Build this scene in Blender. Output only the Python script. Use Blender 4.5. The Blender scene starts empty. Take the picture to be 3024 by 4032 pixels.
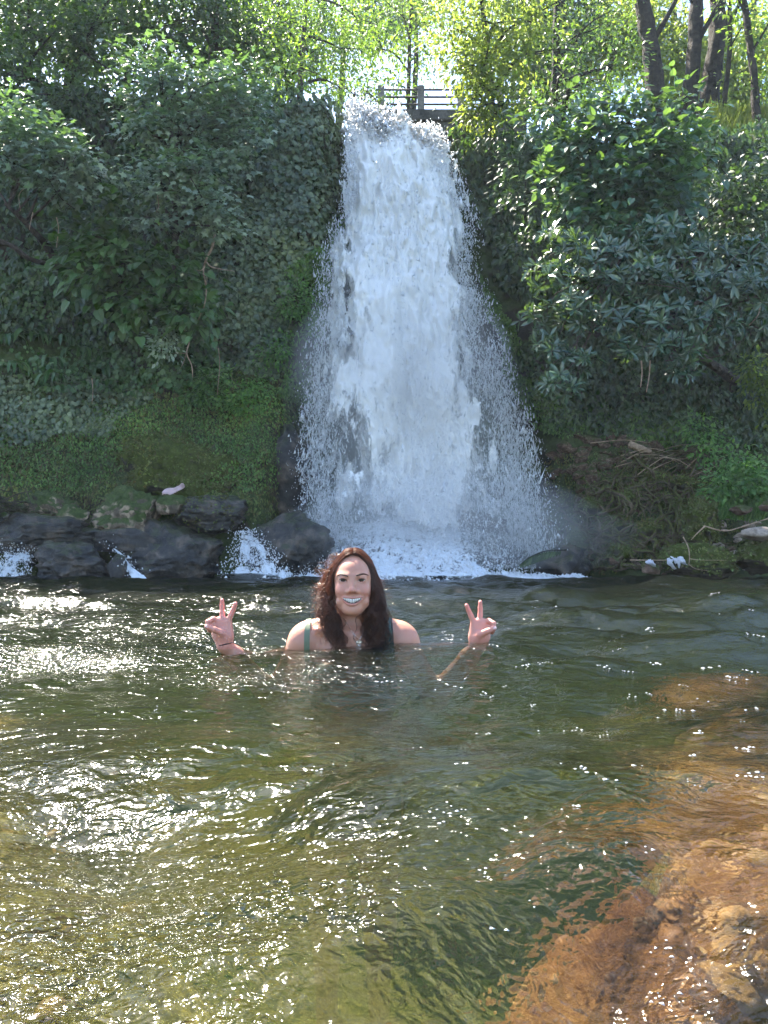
import bpy, bmesh, math, random
import numpy as np
from mathutils import Vector

random.seed(5)
rng = np.random.default_rng(11)
SC = bpy.context.scene
COL = SC.collection

# ------------------------------------------------------------------ camera, sky, sun, exposure
FPX, CAM_H = 3046.0, 0.33                       # focal length in photo pixels, lens height over the water
PITCH = math.atan((2186 - 2016) / FPX)
cam_d = bpy.data.cameras.new("camera")
cam_d.sensor_fit = 'VERTICAL'
cam_d.sensor_height = 24.0
cam_d.lens = 24.0 * FPX / 4032.0
cam_d.clip_start = 0.05
cam_d.clip_end = 400
cam = bpy.data.objects.new("camera", cam_d)
COL.objects.link(cam)
cam.location = (0, 0, CAM_H)
cam.rotation_euler = (math.pi / 2 + PITCH, 0, 0)
SC.camera = cam

SUN_EL, SUN_AZ = math.radians(54), math.radians(-38)      # azimuth from +Y, negative = left
world = bpy.data.worlds.new("World")
SC.world = world
world.use_nodes = True
wn = world.node_tree.nodes
sky = wn.new('ShaderNodeTexSky')
sky.sky_type = 'NISHITA'
sky.sun_disc = False
sky.sun_elevation = SUN_EL
sky.sun_rotation = SUN_AZ
sky.ozone_density = 2.2
wn['Background'].inputs['Strength'].default_value = 0.115
world.node_tree.links.new(sky.outputs[0], wn['Background'].inputs['Color'])

SUN_DIR = Vector((math.cos(SUN_EL) * math.sin(SUN_AZ), math.cos(SUN_EL) * math.cos(SUN_AZ), math.sin(SUN_EL)))
sun_d = bpy.data.lights.new("sun", 'SUN')
sun_d.energy = 5.0
sun_d.angle = math.radians(0.53)
sun_d.color = (1.0, 0.93, 0.80)
sun = bpy.data.objects.new("sun", sun_d)
COL.objects.link(sun)
sun.rotation_euler = (-SUN_DIR).to_track_quat('-Z', 'Y').to_euler()
sun.location = SUN_DIR * 60

vs = SC.view_settings
vs.view_transform = 'Standard'
vs.look = 'None'
vs.exposure = 2.45
vs.gamma = 1.0
vs.use_curve_mapping = False

cy = SC.cycles
cy.use_denoising = True
cy.max_bounces = 7
cy.diffuse_bounces = 2
cy.glossy_bounces = 3
cy.transmission_bounces = 3
cy.transparent_max_bounces = 14
cy.volume_bounces = 1
cy.caustics_reflective = False
cy.caustics_refractive = False
cy.sample_clamp_indirect = 6.0
cy.use_adaptive_sampling = True
cy.adaptive_threshold = 0.03


def at(u, v, Y):
    """the point at distance Y that the photo shows at pixel (u, v)"""
    dx, dz = (u - 1512) / FPX, (2016 - v) / FPX
    c, s = math.cos(PITCH), math.sin(PITCH)
    y, z = c - s * dz, s + c * dz
    t = Y / y
    return np.array((dx * t, Y, CAM_H + z * t))


# ------------------------------------------------------------------ helpers
_T = rng.random((64, 64, 64)).astype(np.float32) * 2 - 1


def vnoise(p):
    p = np.asarray(p, dtype=np.float32)
    i = np.floor(p).astype(np.int64)
    f = p - i
    f = f * f * (3 - 2 * f)
    i0, i1 = i & 63, (i + 1) & 63
    a, b = (i0[..., 0], i1[..., 0]), (i0[..., 1], i1[..., 1])
    c = (i0[..., 2], i1[..., 2])
    fx, fy, fz = f[..., 0], f[..., 1], f[..., 2]
    def L(x, y):
        return _T[a[x], b[y], c[0]] * (1 - fz) + _T[a[x], b[y], c[1]] * fz
    return (L(0, 0) * (1 - fx) + L(1, 0) * fx) * (1 - fy) + (L(0, 1) * (1 - fx) + L(1, 1) * fx) * fy


def fbm(p, o=4, g=0.5):
    p = np.asarray(p, dtype=np.float32)
    r, a, t = 0, 1.0, 0.0
    for k in range(o):
        r = r + a * vnoise(p * (2.03 ** k) + 17.3 * k)
        t += a
        a *= g
    return r / t


def sstep(a, b, x):
    t = np.clip((x - a) / (b - a), 0, 1)
    return t * t * (3 - 2 * t)


def nrm(v):
    return v / np.maximum(np.linalg.norm(v, axis=-1, keepdims=True), 1e-9)


def add_obj(name, data, parent=None, kind=None, label=None, cat=None, group=None):
    o = bpy.data.objects.new(name, data)
    COL.objects.link(o)
    if parent is not None:
        o.parent = parent
        o.matrix_parent_inverse = parent.matrix_world.inverted()
    if kind: o["kind"] = kind
    if label: o["label"] = label
    if cat: o["category"] = cat
    if group: o["group"] = group
    return o


def thing(name, loc, label, cat, group=None):
    o = add_obj(name, None, None, None, label, cat, group)
    o.location = [float(c) for c in loc]
    o.matrix_world.translation = o.location
    o.empty_display_size = 0.2
    return o


def mesh_data(name, V, faces, mat=None, smooth=False, attrs=None):
    """faces: an (n,k) array or a list of such arrays"""
    if not isinstance(faces, (list, tuple)): faces = [faces]
    faces = [np.asarray(f, dtype=np.int32) for f in faces if len(f)]
    me = bpy.data.meshes.new(name)
    V = np.asarray(V, dtype=np.float32)
    me.vertices.add(len(V))
    me.vertices.foreach_set("co", V.ravel())
    loops = np.concatenate([f.ravel() for f in faces])
    tot = np.concatenate([np.full(len(f), f.shape[1], dtype=np.int32) for f in faces])
    start = np.concatenate([[0], np.cumsum(tot)[:-1]]).astype(np.int32)
    me.loops.add(len(loops))
    me.loops.foreach_set("vertex_index", loops)
    me.polygons.add(len(tot))
    me.polygons.foreach_set("loop_start", start)
    me.polygons.foreach_set("loop_total", tot)
    me.polygons.foreach_set("use_smooth", np.full(len(tot), smooth, dtype=bool))
    for k, a in (attrs or {}).items():
        a = np.asarray(a, dtype=np.float32)
        if a.ndim == 1:
            me.attributes.new(k, 'FLOAT', 'POINT').data.foreach_set("value", a)
        else:
            at_ = me.attributes.new(k, 'FLOAT_COLOR', 'POINT')
            at_.data.foreach_set("color", np.concatenate([a, np.ones((len(a), 1), np.float32)], 1).ravel())
    me.update(calc_edges=True)
    if mat: me.materials.append(mat)
    return me


def mk(name, V, faces, mat, parent=None, smooth=False, attrs=None, **kw):
    """a mesh object given in world coordinates"""
    V = np.asarray(V, dtype=np.float32)
    if parent is not None:
        V = V - np.array(parent.matrix_world.translation, dtype=np.float32)
        o = add_obj(name, mesh_data(name, V, faces, mat, smooth, attrs), None, **kw)
        o.parent = parent
        return o
    return add_obj(name, mesh_data(name, V, faces, mat, smooth, attrs), None, **kw)


def join(parts):
    """[(V, F)] with same face size -> one (V, F)"""
    Vs, Fs, n = [], [], 0
    for V, F in parts:
        Vs.append(V); Fs.append(np.asarray(F) + n); n += len(V)
    return np.concatenate(Vs), np.concatenate(Fs)


def grid_faces(nu, nv):
    i = np.arange(nu - 1)[:, None] * nv + np.arange(nv - 1)[None, :]
    return np.stack([i, i + nv, i + nv + 1, i + 1], -1).reshape(-1, 4)


def spline(pts, n):
    """Catmull-Rom through pts"""
    P = np.asarray(pts, dtype=np.float64)
    if len(P) == 2:
        t = np.linspace(0, 1, n)[:, None]
        return P[0] * (1 - t) + P[1] * t
    P = np.concatenate([[2 * P[0] - P[1]], P, [2 * P[-1] - P[-2]]])
    s = np.linspace(0, len(P) - 3 - 1e-6, n)
    i = s.astype(int)
    t = (s - i)[:, None]
    a, b, c, d = P[i], P[i + 1], P[i + 2], P[i + 3]
    return 0.5 * (2 * b + (c - a) * t + (2 * a - 5 * b + 4 * c - d) * t ** 2 + (3 * b - a - 3 * c + d) * t ** 3)


def tube(P, R, sides=6, wob=0.0):
    P = np.asarray(P, dtype=np.float64)
    n = len(P)
    R = np.broadcast_to(np.asarray(R, dtype=np.float64), (n,))
    T = nrm(np.gradient(P, axis=0))
    ref = np.array((0.31, 0.12, 0.94)) if abs(T[0][2]) < 0.8 else np.array((0.9, 0.3, 0.1))
    A = nrm(np.cross(T, ref))
    B = np.cross(T, A)
    th = np.arange(sides) * 2 * math.pi / sides
    rr = R[:, None] * np.ones(sides)
    if wob:
        rr = rr * (1 + wob * fbm(np.stack([P[:, None, 0] * 3 + np.cos(th), P[:, None, 1] * 3 + np.sin(th), P[:, None, 2] * 3 + 0 * th], -1), 3))
    V = P[:, None, :] + rr[..., None] * (np.cos(th)[None, :, None] * A[:, None, :] + np.sin(th)[None, :, None] * B[:, None, :])
    i = np.arange(n - 1)[:, None] * sides
    j = np.arange(sides)[None, :]
    k = (j + 1) % sides
    F = np.stack([i + j, i + k, i + sides + k, i + sides + j], -1).reshape(-1, 4)
    V = V.reshape(-1, 3)
    # end caps as quads fanned onto the tip ring
    V = np.concatenate([V, P[:1], P[-1:]])
    a, b = n * sides, n * sides + 1
    cap0 = np.stack([np.full(sides, a), k[0], j[0], j[0]], -1)
    caps = []
    for q in range(0, sides - 1, 2):
        caps.append((a, (q + 2) % sides, q + 1, q))
        e = (n - 1) * sides
        caps.append((b, e + q, e + q + 1, e + (q + 2) % sides))
    return V, np.concatenate([F, np.array(caps)])


# ------------------------------------------------------------------ materials
def new_mat(name):
    m = bpy.data.materials.new(name)
    m.use_nodes = True
    nt = m.node_tree
    nt.nodes.clear()
    out = nt.nodes.new('ShaderNodeOutputMaterial')
    return m, nt, out


def N(nt, typ, **kw):
    n = nt.nodes.new('ShaderNode' + typ)
    for k, v in kw.items():
        if k.startswith('i_'):
            key = k[2:]
            key = int(key) if key.isdigit() else key.replace('_', ' ')
            n.inputs[key].default_value = v
        else:
            setattr(n, k, v)
    return n


def ramp(nt, stops, fac=None):
    r = nt.nodes.new('ShaderNodeValToRGB')
    e = r.color_ramp.elements
    while len(e) > 1: e.remove(e[-1])
    e[0].position, e[0].color = stops[0][0], (*stops[0][1], 1)
    for p, c in stops[1:]:
        q = e.new(p); q.color = (*c, 1)
    if fac is not None: nt.links.new(fac, r.inputs[0])
    return r


def leaf_mat(name, cols, trans, tfac=0.4, gloss=0.35, rough=0.38):
    """cols: three leaf tints, picked leaf by leaf; trans: colour of light let through"""
    m, nt, out = new_mat(name)
    L = nt.links.new
    geo = N(nt, 'NewGeometry')
    oi = N(nt, 'ObjectInfo')
    add = N(nt, 'Math', operation='ADD'); L(geo.outputs['Random Per Island'], add.inputs[0]); L(oi.outputs['Random'], add.inputs[1])
    fr = N(nt, 'Math', operation='FRACT'); L(add.outputs[0], fr.inputs[0])
    n = len(cols)
    r = ramp(nt, [(i / max(n - 1, 1), c) for i, c in enumerate(cols)], fr.outputs[0])
    tcw = N(nt, 'NewGeometry')
    nv = N(nt, 'TexNoise', i_Scale=0.9, i_Detail=4.0, i_Roughness=0.6); L(tcw.outputs['Position'], nv.inputs['Vector'])
    rv = ramp(nt, [(0.32, (0.50, 0.55, 0.62)), (0.5, (1.0, 1.0, 1.0)), (0.68, (1.55, 1.40, 1.05))], nv.outputs[0])      # older and younger growth
    mv = N(nt, 'MixRGB', blend_type='MULTIPLY', i_0=0.85); L(r.outputs[0], mv.inputs[1]); L(rv.outputs[0], mv.inputs[2])
    hs = N(nt, 'HueSaturation', i_0=0.5, i_1=1.0)
    mp = N(nt, 'MapRange', i_3=0.6, i_4=1.35); L(fr.outputs[0], mp.inputs[0]); L(mp.outputs[0], hs.inputs['Value'])
    hs.inputs['Color'].default_value = (*trans, 1)
    pr = N(nt, 'BsdfPrincipled'); L(mv.outputs[0], pr.inputs['Base Color'])
    pr.inputs['Roughness'].default_value = rough
    pr.inputs['Specular IOR Level'].default_value = gloss
    tl = N(nt, 'BsdfTranslucent'); L(hs.outputs[0], tl.inputs[0])
    mx = N(nt, 'MixShader', i_0=tfac); L(pr.outputs[0], mx.inputs[1]); L(tl.outputs[0], mx.inputs[2])
    L(mx.outputs[0], out.inputs[0])
    return m


def earth_mat(name, cols, scale=2.0, moss=None, moss_amt=0.5, rough=0.9, bump=0.4, fine=14.0, spec=0.3, streak=None):
    """rock / soil: three tones by noise, optional moss on faces that look up"""
    m, nt, out = new_mat(name)
    L = nt.links.new
    tc = N(nt, 'TexCoord')
    oi = N(nt, 'ObjectInfo')
    off = N(nt, 'VectorMath', operation='ADD'); L(tc.outputs['Object'], off.inputs[0])
    ofs = N(nt, 'VectorMath', operation='SCALE'); ofs.inputs['Scale'].default_value = 13.0
    L(oi.outputs['Location'], ofs.inputs[0]); L(ofs.outputs[0], off.inputs[1])
    n1 = N(nt, 'TexNoise', i_Scale=scale, i_Detail=9.0, i_Roughness=0.62); L(off.outputs[0], n1.inputs['Vector'])
    r = ramp(nt, [(0.3 + 0.4 * i / (len(cols) - 1), c) for i, c in enumerate(cols)], n1.outputs[0])
    n2 = N(nt, 'TexNoise', i_Scale=fine, i_Detail=8.0, i_Roughness=0.7); L(off.outputs[0], n2.inputs['Vector'])
    mul = N(nt, 'MixRGB', blend_type='MULTIPLY', i_0=0.75); L(r.outputs[0], mul.inputs[1])
    r2 = ramp(nt, [(0.3, (0.35, 0.35, 0.35)), (0.7, (1.35, 1.35, 1.35))], n2.outputs[0]); L(r2.outputs[0], mul.inputs[2])
    col = mul.outputs[0]
    if streak:
        mpn = N(nt, 'Mapping'); mpn.inputs['Scale'].default_value = (5, 5, 0.7); L(off.outputs[0], mpn.inputs[0])
        n4 = N(nt, 'TexNoise', i_Scale=1.5, i_Detail=5.0); L(mpn.outputs[0], n4.inputs['Vector'])
        r4 = ramp(nt, [(0.52, (0, 0, 0)), (0.62, (1, 1, 1))], n4.outputs[0])
        ms = N(nt, 'MixRGB'); L(r4.outputs[0], ms.inputs[0]); L(col, ms.inputs[1]); ms.inputs[2].default_value = (*streak, 1)
        col = ms.outputs[0]
    if moss:
        geo = N(nt, 'NewGeometry')
        sx = N(nt, 'SeparateXYZ'); L(geo.outputs['Normal'], sx.inputs[0])
        n3 = N(nt, 'TexNoise', i_Scale=scale * 1.7, i_Detail=6.0); L(off.outputs[0], n3.inputs['Vector'])
        a1 = N(nt, 'Math', operation='MULTIPLY_ADD', i_1=0.45, i_2=moss_amt - 0.5); L(sx.outputs[2], a1.inputs[0])
        a2 = N(nt, 'Math', operation='ADD'); L(a1.outputs[0], a2.inputs[0]); L(n3.outputs[0], a2.inputs[1])
        r3 = ramp(nt, [(0.47, (0, 0, 0)), (0.6, (1, 1, 1))], a2.outputs[0])
        mm = N(nt, 'MixRGB'); L(r3.outputs[0], mm.inputs[0]); L(col, mm.inputs[1])
        rm = ramp(nt, [(0.3, tuple(c * 0.45 for c in moss)), (0.7, tuple(c * 1.4 for c in moss))], n2.outputs[0])
        L(rm.outputs[0], mm.inputs[2]); col = mm.outputs[0]
    pr = N(nt, 'BsdfPrincipled', i_Roughness=rough)
    pr.inputs['Specular IOR Level'].default_value = spec
    L(col, pr.inputs['Base Color'])
    bp = N(nt, 'Bump', i_Strength=bump, i_Distance=0.14)
    ba = N(nt, 'Math', operation='MULTIPLY_ADD', i_1=0.4); L(n2.outputs[0], ba.inputs[0]); L(n1.outputs[0], ba.inputs[2])
    L(ba.outputs[0], bp.inputs['Height']); L(bp.outputs[0], pr.inputs['Normal'])
    L(pr.outputs[0], out.inputs[0])
    return m


def plain(name, col, rough=0.6, spec=0.4, metal=0.0, noise=0.0, scale=20.0, sss=0.0, trans=0.0, bump=0.0):
    m, nt, out = new_mat(name)
    L = nt.links.new
    pr = N(nt, 'BsdfPrincipled', i_Roughness=rough, i_Metallic=metal)
    pr.inputs['Base Color'].default_value = (*col, 1)
    pr.inputs['Specular IOR Level'].default_value = spec
    if noise or bump:
        tc = N(nt, 'TexCoord')
        n1 = N(nt, 'TexNoise', i_Scale=scale, i_Detail=6.0); L(tc.outputs['Object'], n1.inputs['Vector'])
        r = ramp(nt, [(0.3, tuple(c * (1 - noise) for c in col)), (0.7, tuple(c * (1 + noise) for c in col))], n1.outputs[0])
        L(r.outputs[0], pr.inputs['Base Color'])
        if bump:
            bp = N(nt, 'Bump', i_Strength=bump, i_Distance=0.01); L(n1.outputs[0], bp.inputs['Height']); L(bp.outputs[0], pr.inputs['Normal'])
    if trans:
        tl = N(nt, 'BsdfTranslucent'); tl.inputs[0].default_value = (*col, 1)
        mx = N(nt, 'MixShader', i_0=trans); L(pr.outputs[0], mx.inputs[1]); L(tl.outputs[0], mx.inputs[2])
        L(mx.outputs[0], out.inputs[0])
    else:
        L(pr.outputs[0], out.inputs[0])
    return m


M = {}
M['cliff'] = earth_mat('cliff_soil', [(0.012, 0.011, 0.008), (0.04, 0.034, 0.022), (0.085, 0.066, 0.045)], 1.3, (0.045, 0.065, 0.016), 0.55)
M['rock_dark'] = earth_mat('wet_dark_rock', [(0.008, 0.008, 0.009), (0.026, 0.023, 0.021), (0.15, 0.115, 0.085)], 3.4, (0.035, 0.04, 0.014), 0.22, rough=0.5, bump=0.6, spec=0.5)
M['rock_tan'] = earth_mat('tan_limestone', [(0.03, 0.027, 0.022), (0.11, 0.085, 0.06), (0.36, 0.27, 0.2)], 2.4, (0.05, 0.07, 0.018), 0.47, bump=0.6, streak=(0.36, 0.27, 0.19))
M['rock_moss'] = earth_mat('mossy_rock', [(0.02, 0.018, 0.014), (0.05, 0.042, 0.028), (0.11, 0.085, 0.06)], 2.6, (0.06, 0.075, 0.012), 0.74, bump=0.8)
M['rock_pale'] = earth_mat('pale_boulder', [(0.22, 0.16, 0.12), (0.36, 0.29, 0.23), (0.5, 0.42, 0.35)], 3.0, None, bump=0.3)
M['stone'] = earth_mat('scree_stone', [(0.05, 0.034, 0.024), (0.13, 0.08, 0.055), (0.27, 0.19, 0.14)], 2.5, (0.05, 0.06, 0.014), 0.36, bump=0.5)
M['bark'] = earth_mat('grey_bark', [(0.02, 0.015, 0.011), (0.06, 0.045, 0.033), (0.13, 0.1, 0.075)], 6.0, (0.04, 0.055, 0.015), 0.25, bump=0.8, fine=40)
M['bark_dark'] = earth_mat('dark_bark', [(0.012, 0.01, 0.008), (0.035, 0.027, 0.02), (0.07, 0.055, 0.04)], 6.0, (0.03, 0.045, 0.012), 0.3, bump=0.8, fine=40)
M['root'] = earth_mat('mossy_root', [(0.04, 0.03, 0.019), (0.11, 0.082, 0.05), (0.22, 0.165, 0.11)], 5.0, (0.085, 0.09, 0.018), 0.38, bump=0.7, fine=30)
M['twig'] = plain('pale_twig', (0.3, 0.21, 0.14), 0.8, 0.2, noise=0.4, scale=15)
M['concrete'] = earth_mat('old_concrete', [(0.10, 0.09, 0.08), (0.2, 0.18, 0.155), (0.3, 0.27, 0.23)], 1.2, (0.05, 0.06, 0.02), 0.33, bump=0.3)


def leaves(T, P, D, Nn, S):
    """leaf meshes at P growing along D with upper side Nn, length S"""
    V0, F0 = T
    D = nrm(D); Nn = nrm(Nn - (Nn * D).sum(-1, keepdims=True) * D)
    X = np.cross(D, Nn)
    V = P[:, None] + S[:, None, None] * (V0[None, :, 0, None] * X[:, None] + V0[None, :, 1, None] * D[:, None] + V0[None, :, 2, None] * Nn[:, None])
    F = (F0[None] + (np.arange(len(P)) * len(V0))[:, None, None]).reshape(-1, 3)
    return V.reshape(-1, 3), F


M['maple'] = leaf_mat('maple_leaf', [(0.15, 0.20, 0.155), (0.20, 0.26, 0.20), (0.27, 0.33, 0.25)], (0.16, 0.30, 0.05), 0.3, 0.5, 0.42)  # pale tints carry the extra sky light falling on the sprays
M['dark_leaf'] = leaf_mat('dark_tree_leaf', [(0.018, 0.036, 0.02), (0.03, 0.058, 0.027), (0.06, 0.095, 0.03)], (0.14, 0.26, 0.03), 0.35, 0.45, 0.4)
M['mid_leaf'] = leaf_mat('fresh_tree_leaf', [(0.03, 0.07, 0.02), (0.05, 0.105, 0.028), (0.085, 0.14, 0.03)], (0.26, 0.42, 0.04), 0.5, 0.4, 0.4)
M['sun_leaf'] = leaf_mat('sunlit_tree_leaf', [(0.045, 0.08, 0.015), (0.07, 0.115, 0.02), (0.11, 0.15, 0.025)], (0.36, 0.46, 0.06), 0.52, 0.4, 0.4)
M['big_leaf'] = leaf_mat('broad_shrub_leaf', [(0.03, 0.075, 0.05), (0.045, 0.105, 0.065), (0.075, 0.14, 0.075)], (0.18, 0.32, 0.05), 0.3, 0.6, 0.36)
M['laurel'] = leaf_mat('laurel_leaf', [(0.025, 0.06, 0.04), (0.04, 0.085, 0.055), (0.075, 0.12, 0.07)], (0.15, 0.26, 0.04), 0.2, 0.8, 0.26)
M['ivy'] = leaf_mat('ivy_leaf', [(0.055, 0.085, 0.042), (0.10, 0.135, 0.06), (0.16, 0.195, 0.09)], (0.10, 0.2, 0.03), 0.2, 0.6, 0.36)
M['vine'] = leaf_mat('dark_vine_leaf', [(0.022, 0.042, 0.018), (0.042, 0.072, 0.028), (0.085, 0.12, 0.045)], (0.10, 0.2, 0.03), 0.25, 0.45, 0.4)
M['creeper'] = leaf_mat('creeper_leaf', [(0.04, 0.085, 0.026), (0.065, 0.125, 0.038), (0.105, 0.175, 0.06)], (0.12, 0.25, 0.03), 0.3, 0.45, 0.42)
M['fern'] = leaf_mat('fern_frond', [(0.03, 0.075, 0.02), (0.05, 0.105, 0.03), (0.085, 0.15, 0.05)], (0.14, 0.28, 0.03), 0.3, 0.5, 0.36)
M['lush'] = leaf_mat('lush_herb', [(0.05, 0.10, 0.03), (0.095, 0.175, 0.045), (0.155, 0.24, 0.065)], (0.15, 0.32, 0.04), 0.35, 0.35, 0.45)
M['moss'] = leaf_mat('bank_moss', [(0.13, 0.09, 0.045), (0.13, 0.135, 0.045), (0.15, 0.21, 0.065)], (0.07, 0.12, 0.02), 0.3, 0.2, 0.6)
M['bright'] = leaf_mat('bright_herb', [(0.05, 0.12, 0.03), (0.075, 0.17, 0.04), (0.12, 0.22, 0.05)], (0.2, 0.4, 0.06), 0.35, 0.35, 0.45)
M['grass'] = leaf_mat('bank_grass', [(0.09, 0.14, 0.03), (0.14, 0.19, 0.04), (0.19, 0.23, 0.05)], (0.35, 0.42, 0.06), 0.4, 0.3, 0.5)



# ------------------------------------------------------------------ the gorge: cliff, plateau, river bed
def cliff_y(x, z):
    x = np.asarray(x, dtype=np.float64); z = np.asarray(z, dtype=np.float64)
    left = np.interp(z, [-3, 0, .5, 1.1, 1.9, 3.0, 4.5, 6, 7.5, 9.2], [11.2, 11.9, 12.15, 12.4, 12.75, 13.2, 13.55, 13.85, 14.2, 14.7])
    mid = np.interp(z, [-3, 0, .9, 1.3, 3, 9.2], [11.9, 12.6, 13.6, 14.5, 15.0, 15.5])
    right = np.interp(z, [-3, 0, .7, 1.5, 2.5, 3.2, 4.5, 6, 7.5, 9.2], [10.4, 11.6, 12.5, 13.4, 14.2, 14.6, 14.9, 15.2, 15.6, 16.4])
    right = right - 0.35 * sstep(4, 8, x)
    left = left - 0.5 * sstep(-4, -9, x)
    xl = np.interp(z, [0, 2, 5, 9], [-1.75, -1.55, -1.2, -0.85])
    xr = np.interp(z, [0, 2, 5, 9], [3.5, 2.9, 2.0, 1.35])
    a = sstep(-0.45, 0.35, x - xl); b = sstep(-0.35, 0.6, x - xr)
    y = left * (1 - a) + a * (mid * (1 - b) + right * b)
    p = np.stack([x, y * 0.6, z], -1)
    d = 0.55 * fbm(p * 0.55, 3) + 0.22 * fbm(p * 1.6 + 5, 3) + 0.10 * np.abs(fbm(p * 4.1 + 9, 3))
    return y + d


def ztop(x):
    ch = sstep(-1.15, -0.75, x) * (1 - sstep(1.15, 1.6, x))
    return 9.2 + 0.25 * fbm(np.stack([x * 0.6, 0 * x, 0 * x], -1), 3) - ch * np.interp(x, [-1, 1.3], [0.35, 0.85])


def ground_z(x, y):
    """the ground on top of the gorge"""
    x = np.asarray(x, dtype=np.float64); y = np.asarray(y, dtype=np.float64)
    z0 = ztop(x)
    d = np.maximum(y - 15, 0)
    return z0 + d * (0.10 + 0.12 * sstep(-2, -7, x) + 0.04 * sstep(2, 6, x)) + 0.2 * fbm(np.stack([x * .5, y * .5, 0 * x], -1), 3) * sstep(0, 2, d)


def build_cliff():
    xs = np.linspace(-13, 13, 290)
    s = np.linspace(0, 1, 150)
    X = np.repeat(xs[:, None], len(s), 1)
    Z = -2.6 + (ztop(X) + 2.6) * s[None, :]
    Y = cliff_y(X, Z)
    ds = np.concatenate([np.linspace(0.1, 4, 30), np.linspace(4.6, 30, 30)])
    Xp = np.repeat(xs[:, None], len(ds), 1)
    Yp = Y[:, -1:] + ds[None, :]
    Zp = np.maximum(ground_z(Xp, Yp), 0)
    Zp = Z[:, -1:] + (Zp - Z[:, -1:]) * sstep(0, 1.5, ds)[None, :]
    V = np.stack([np.concatenate([X, Xp], 1), np.concatenate([Y, Yp], 1), np.concatenate([Z, Zp], 1)], -1)
    mk('cliff', V.reshape(-1, 3), grid_faces(V.shape[0], V.shape[1]), M['cliff'], smooth=True, kind='structure',
       label='soil and rock walls of the gorge round the pool')


build_cliff()


def bed_z(x, y):
    x = np.asarray(x, dtype=np.float64); y = np.asarray(y, dtype=np.float64)
    z = np.interp(y, [-6, 0, 0.8, 1.6, 2.6, 4, 6, 9, 11.5, 13.5], [-0.9, -0.75, -0.72, -0.85, -1.25, -1.9, -2.7, -2.8, -1.6, 0.3])
    bar = np.exp(-(((x + 1.0) / 0.55) ** 2 + ((y - 1.9) / 0.55) ** 2))            # sand bar left of her
    bar2 = np.exp(-(((x - 1.15) / 0.5) ** 2 + ((y - 2.5) / 0.35) ** 2))            # pale shallow right of her
    bar3 = np.exp(-(((x + .55) / 0.35) ** 2 + ((y - 1.05) / 0.3) ** 2))
    z = z + 0.62 * bar + 0.85 * bar2 + 0.18 * bar3
    p = np.stack([x, y, 0 * x], -1)
    return z + 0.16 * fbm(p * 1.1, 3) + 0.06 * fbm(p * 4, 3)


def bed_mat():
    m, nt, out = new_mat('river_bed_gravel')
    L = nt.links.new
    tc = N(nt, 'TexCoord')
    n1 = N(nt, 'TexNoise', i_Scale=1.5, i_Detail=6.0, i_Roughness=0.6); L(tc.outputs['Object'], n1.inputs['Vector'])
    r = ramp(nt, [(0.36, (0.09, 0.09, 0.03)), (0.5, (0.30, 0.24, 0.075)), (0.62, (0.85, 0.60, 0.22))], n1.outputs[0])
    vo = N(nt, 'TexVoronoi', i_Scale=22.0); L(tc.outputs['Object'], vo.inputs['Vector'])
    vr = ramp(nt, [(0.0, (1.35, 1.3, 1.2)), (0.6, (0.45, 0.45, 0.45))], vo.outputs['Distance'])
    mu = N(nt, 'MixRGB', blend_type='MULTIPLY', i_0=0.8); L(r.outputs[0], mu.inputs[1]); L(vr.outputs[0], mu.inputs[2])
    pr = N(nt, 'BsdfPrincipled', i_Roughness=0.8); L(mu.outputs[0], pr.inputs['Base Color'])
    bp = N(nt, 'Bump', i_Strength=0.7, i_Distance=0.03, invert=True); L(vo.outputs['Distance'], bp.inputs['Height']); L(bp.outputs[0], pr.inputs['Normal'])
    L(pr.outputs[0], out.inputs[0])
    return m


def build_bed():
    xs = np.linspace(-13, 13, 220); ys = np.linspace(-6, 14.5, 180)
    X, Y = np.meshgrid(xs, ys, indexing='ij')
    mk('river_bed', np.stack([X, Y, bed_z(X, Y)], -1).reshape(-1, 3), grid_faces(220, 180), bed_mat(), smooth=True, kind='structure',
       label='gravel and sand bed under the clear pool')


build_bed()


# ------------------------------------------------------------------ water
_w = np.random.default_rng(21)
WAVES = []
for k in range(44):
    lam = 0.16 * (1.09 ** k) if k < 30 else _w.uniform(0.25, 1.5)
    ang = math.radians(-90) + _w.normal(0, 0.75)                # travelling from the fall towards the camera
    WAVES.append((2 * math.pi / lam, math.cos(ang), math.sin(ang), 0.0084 * lam ** 0.85 * _w.uniform(.5, 1.3), _w.uniform(0, 6.28)))


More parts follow.
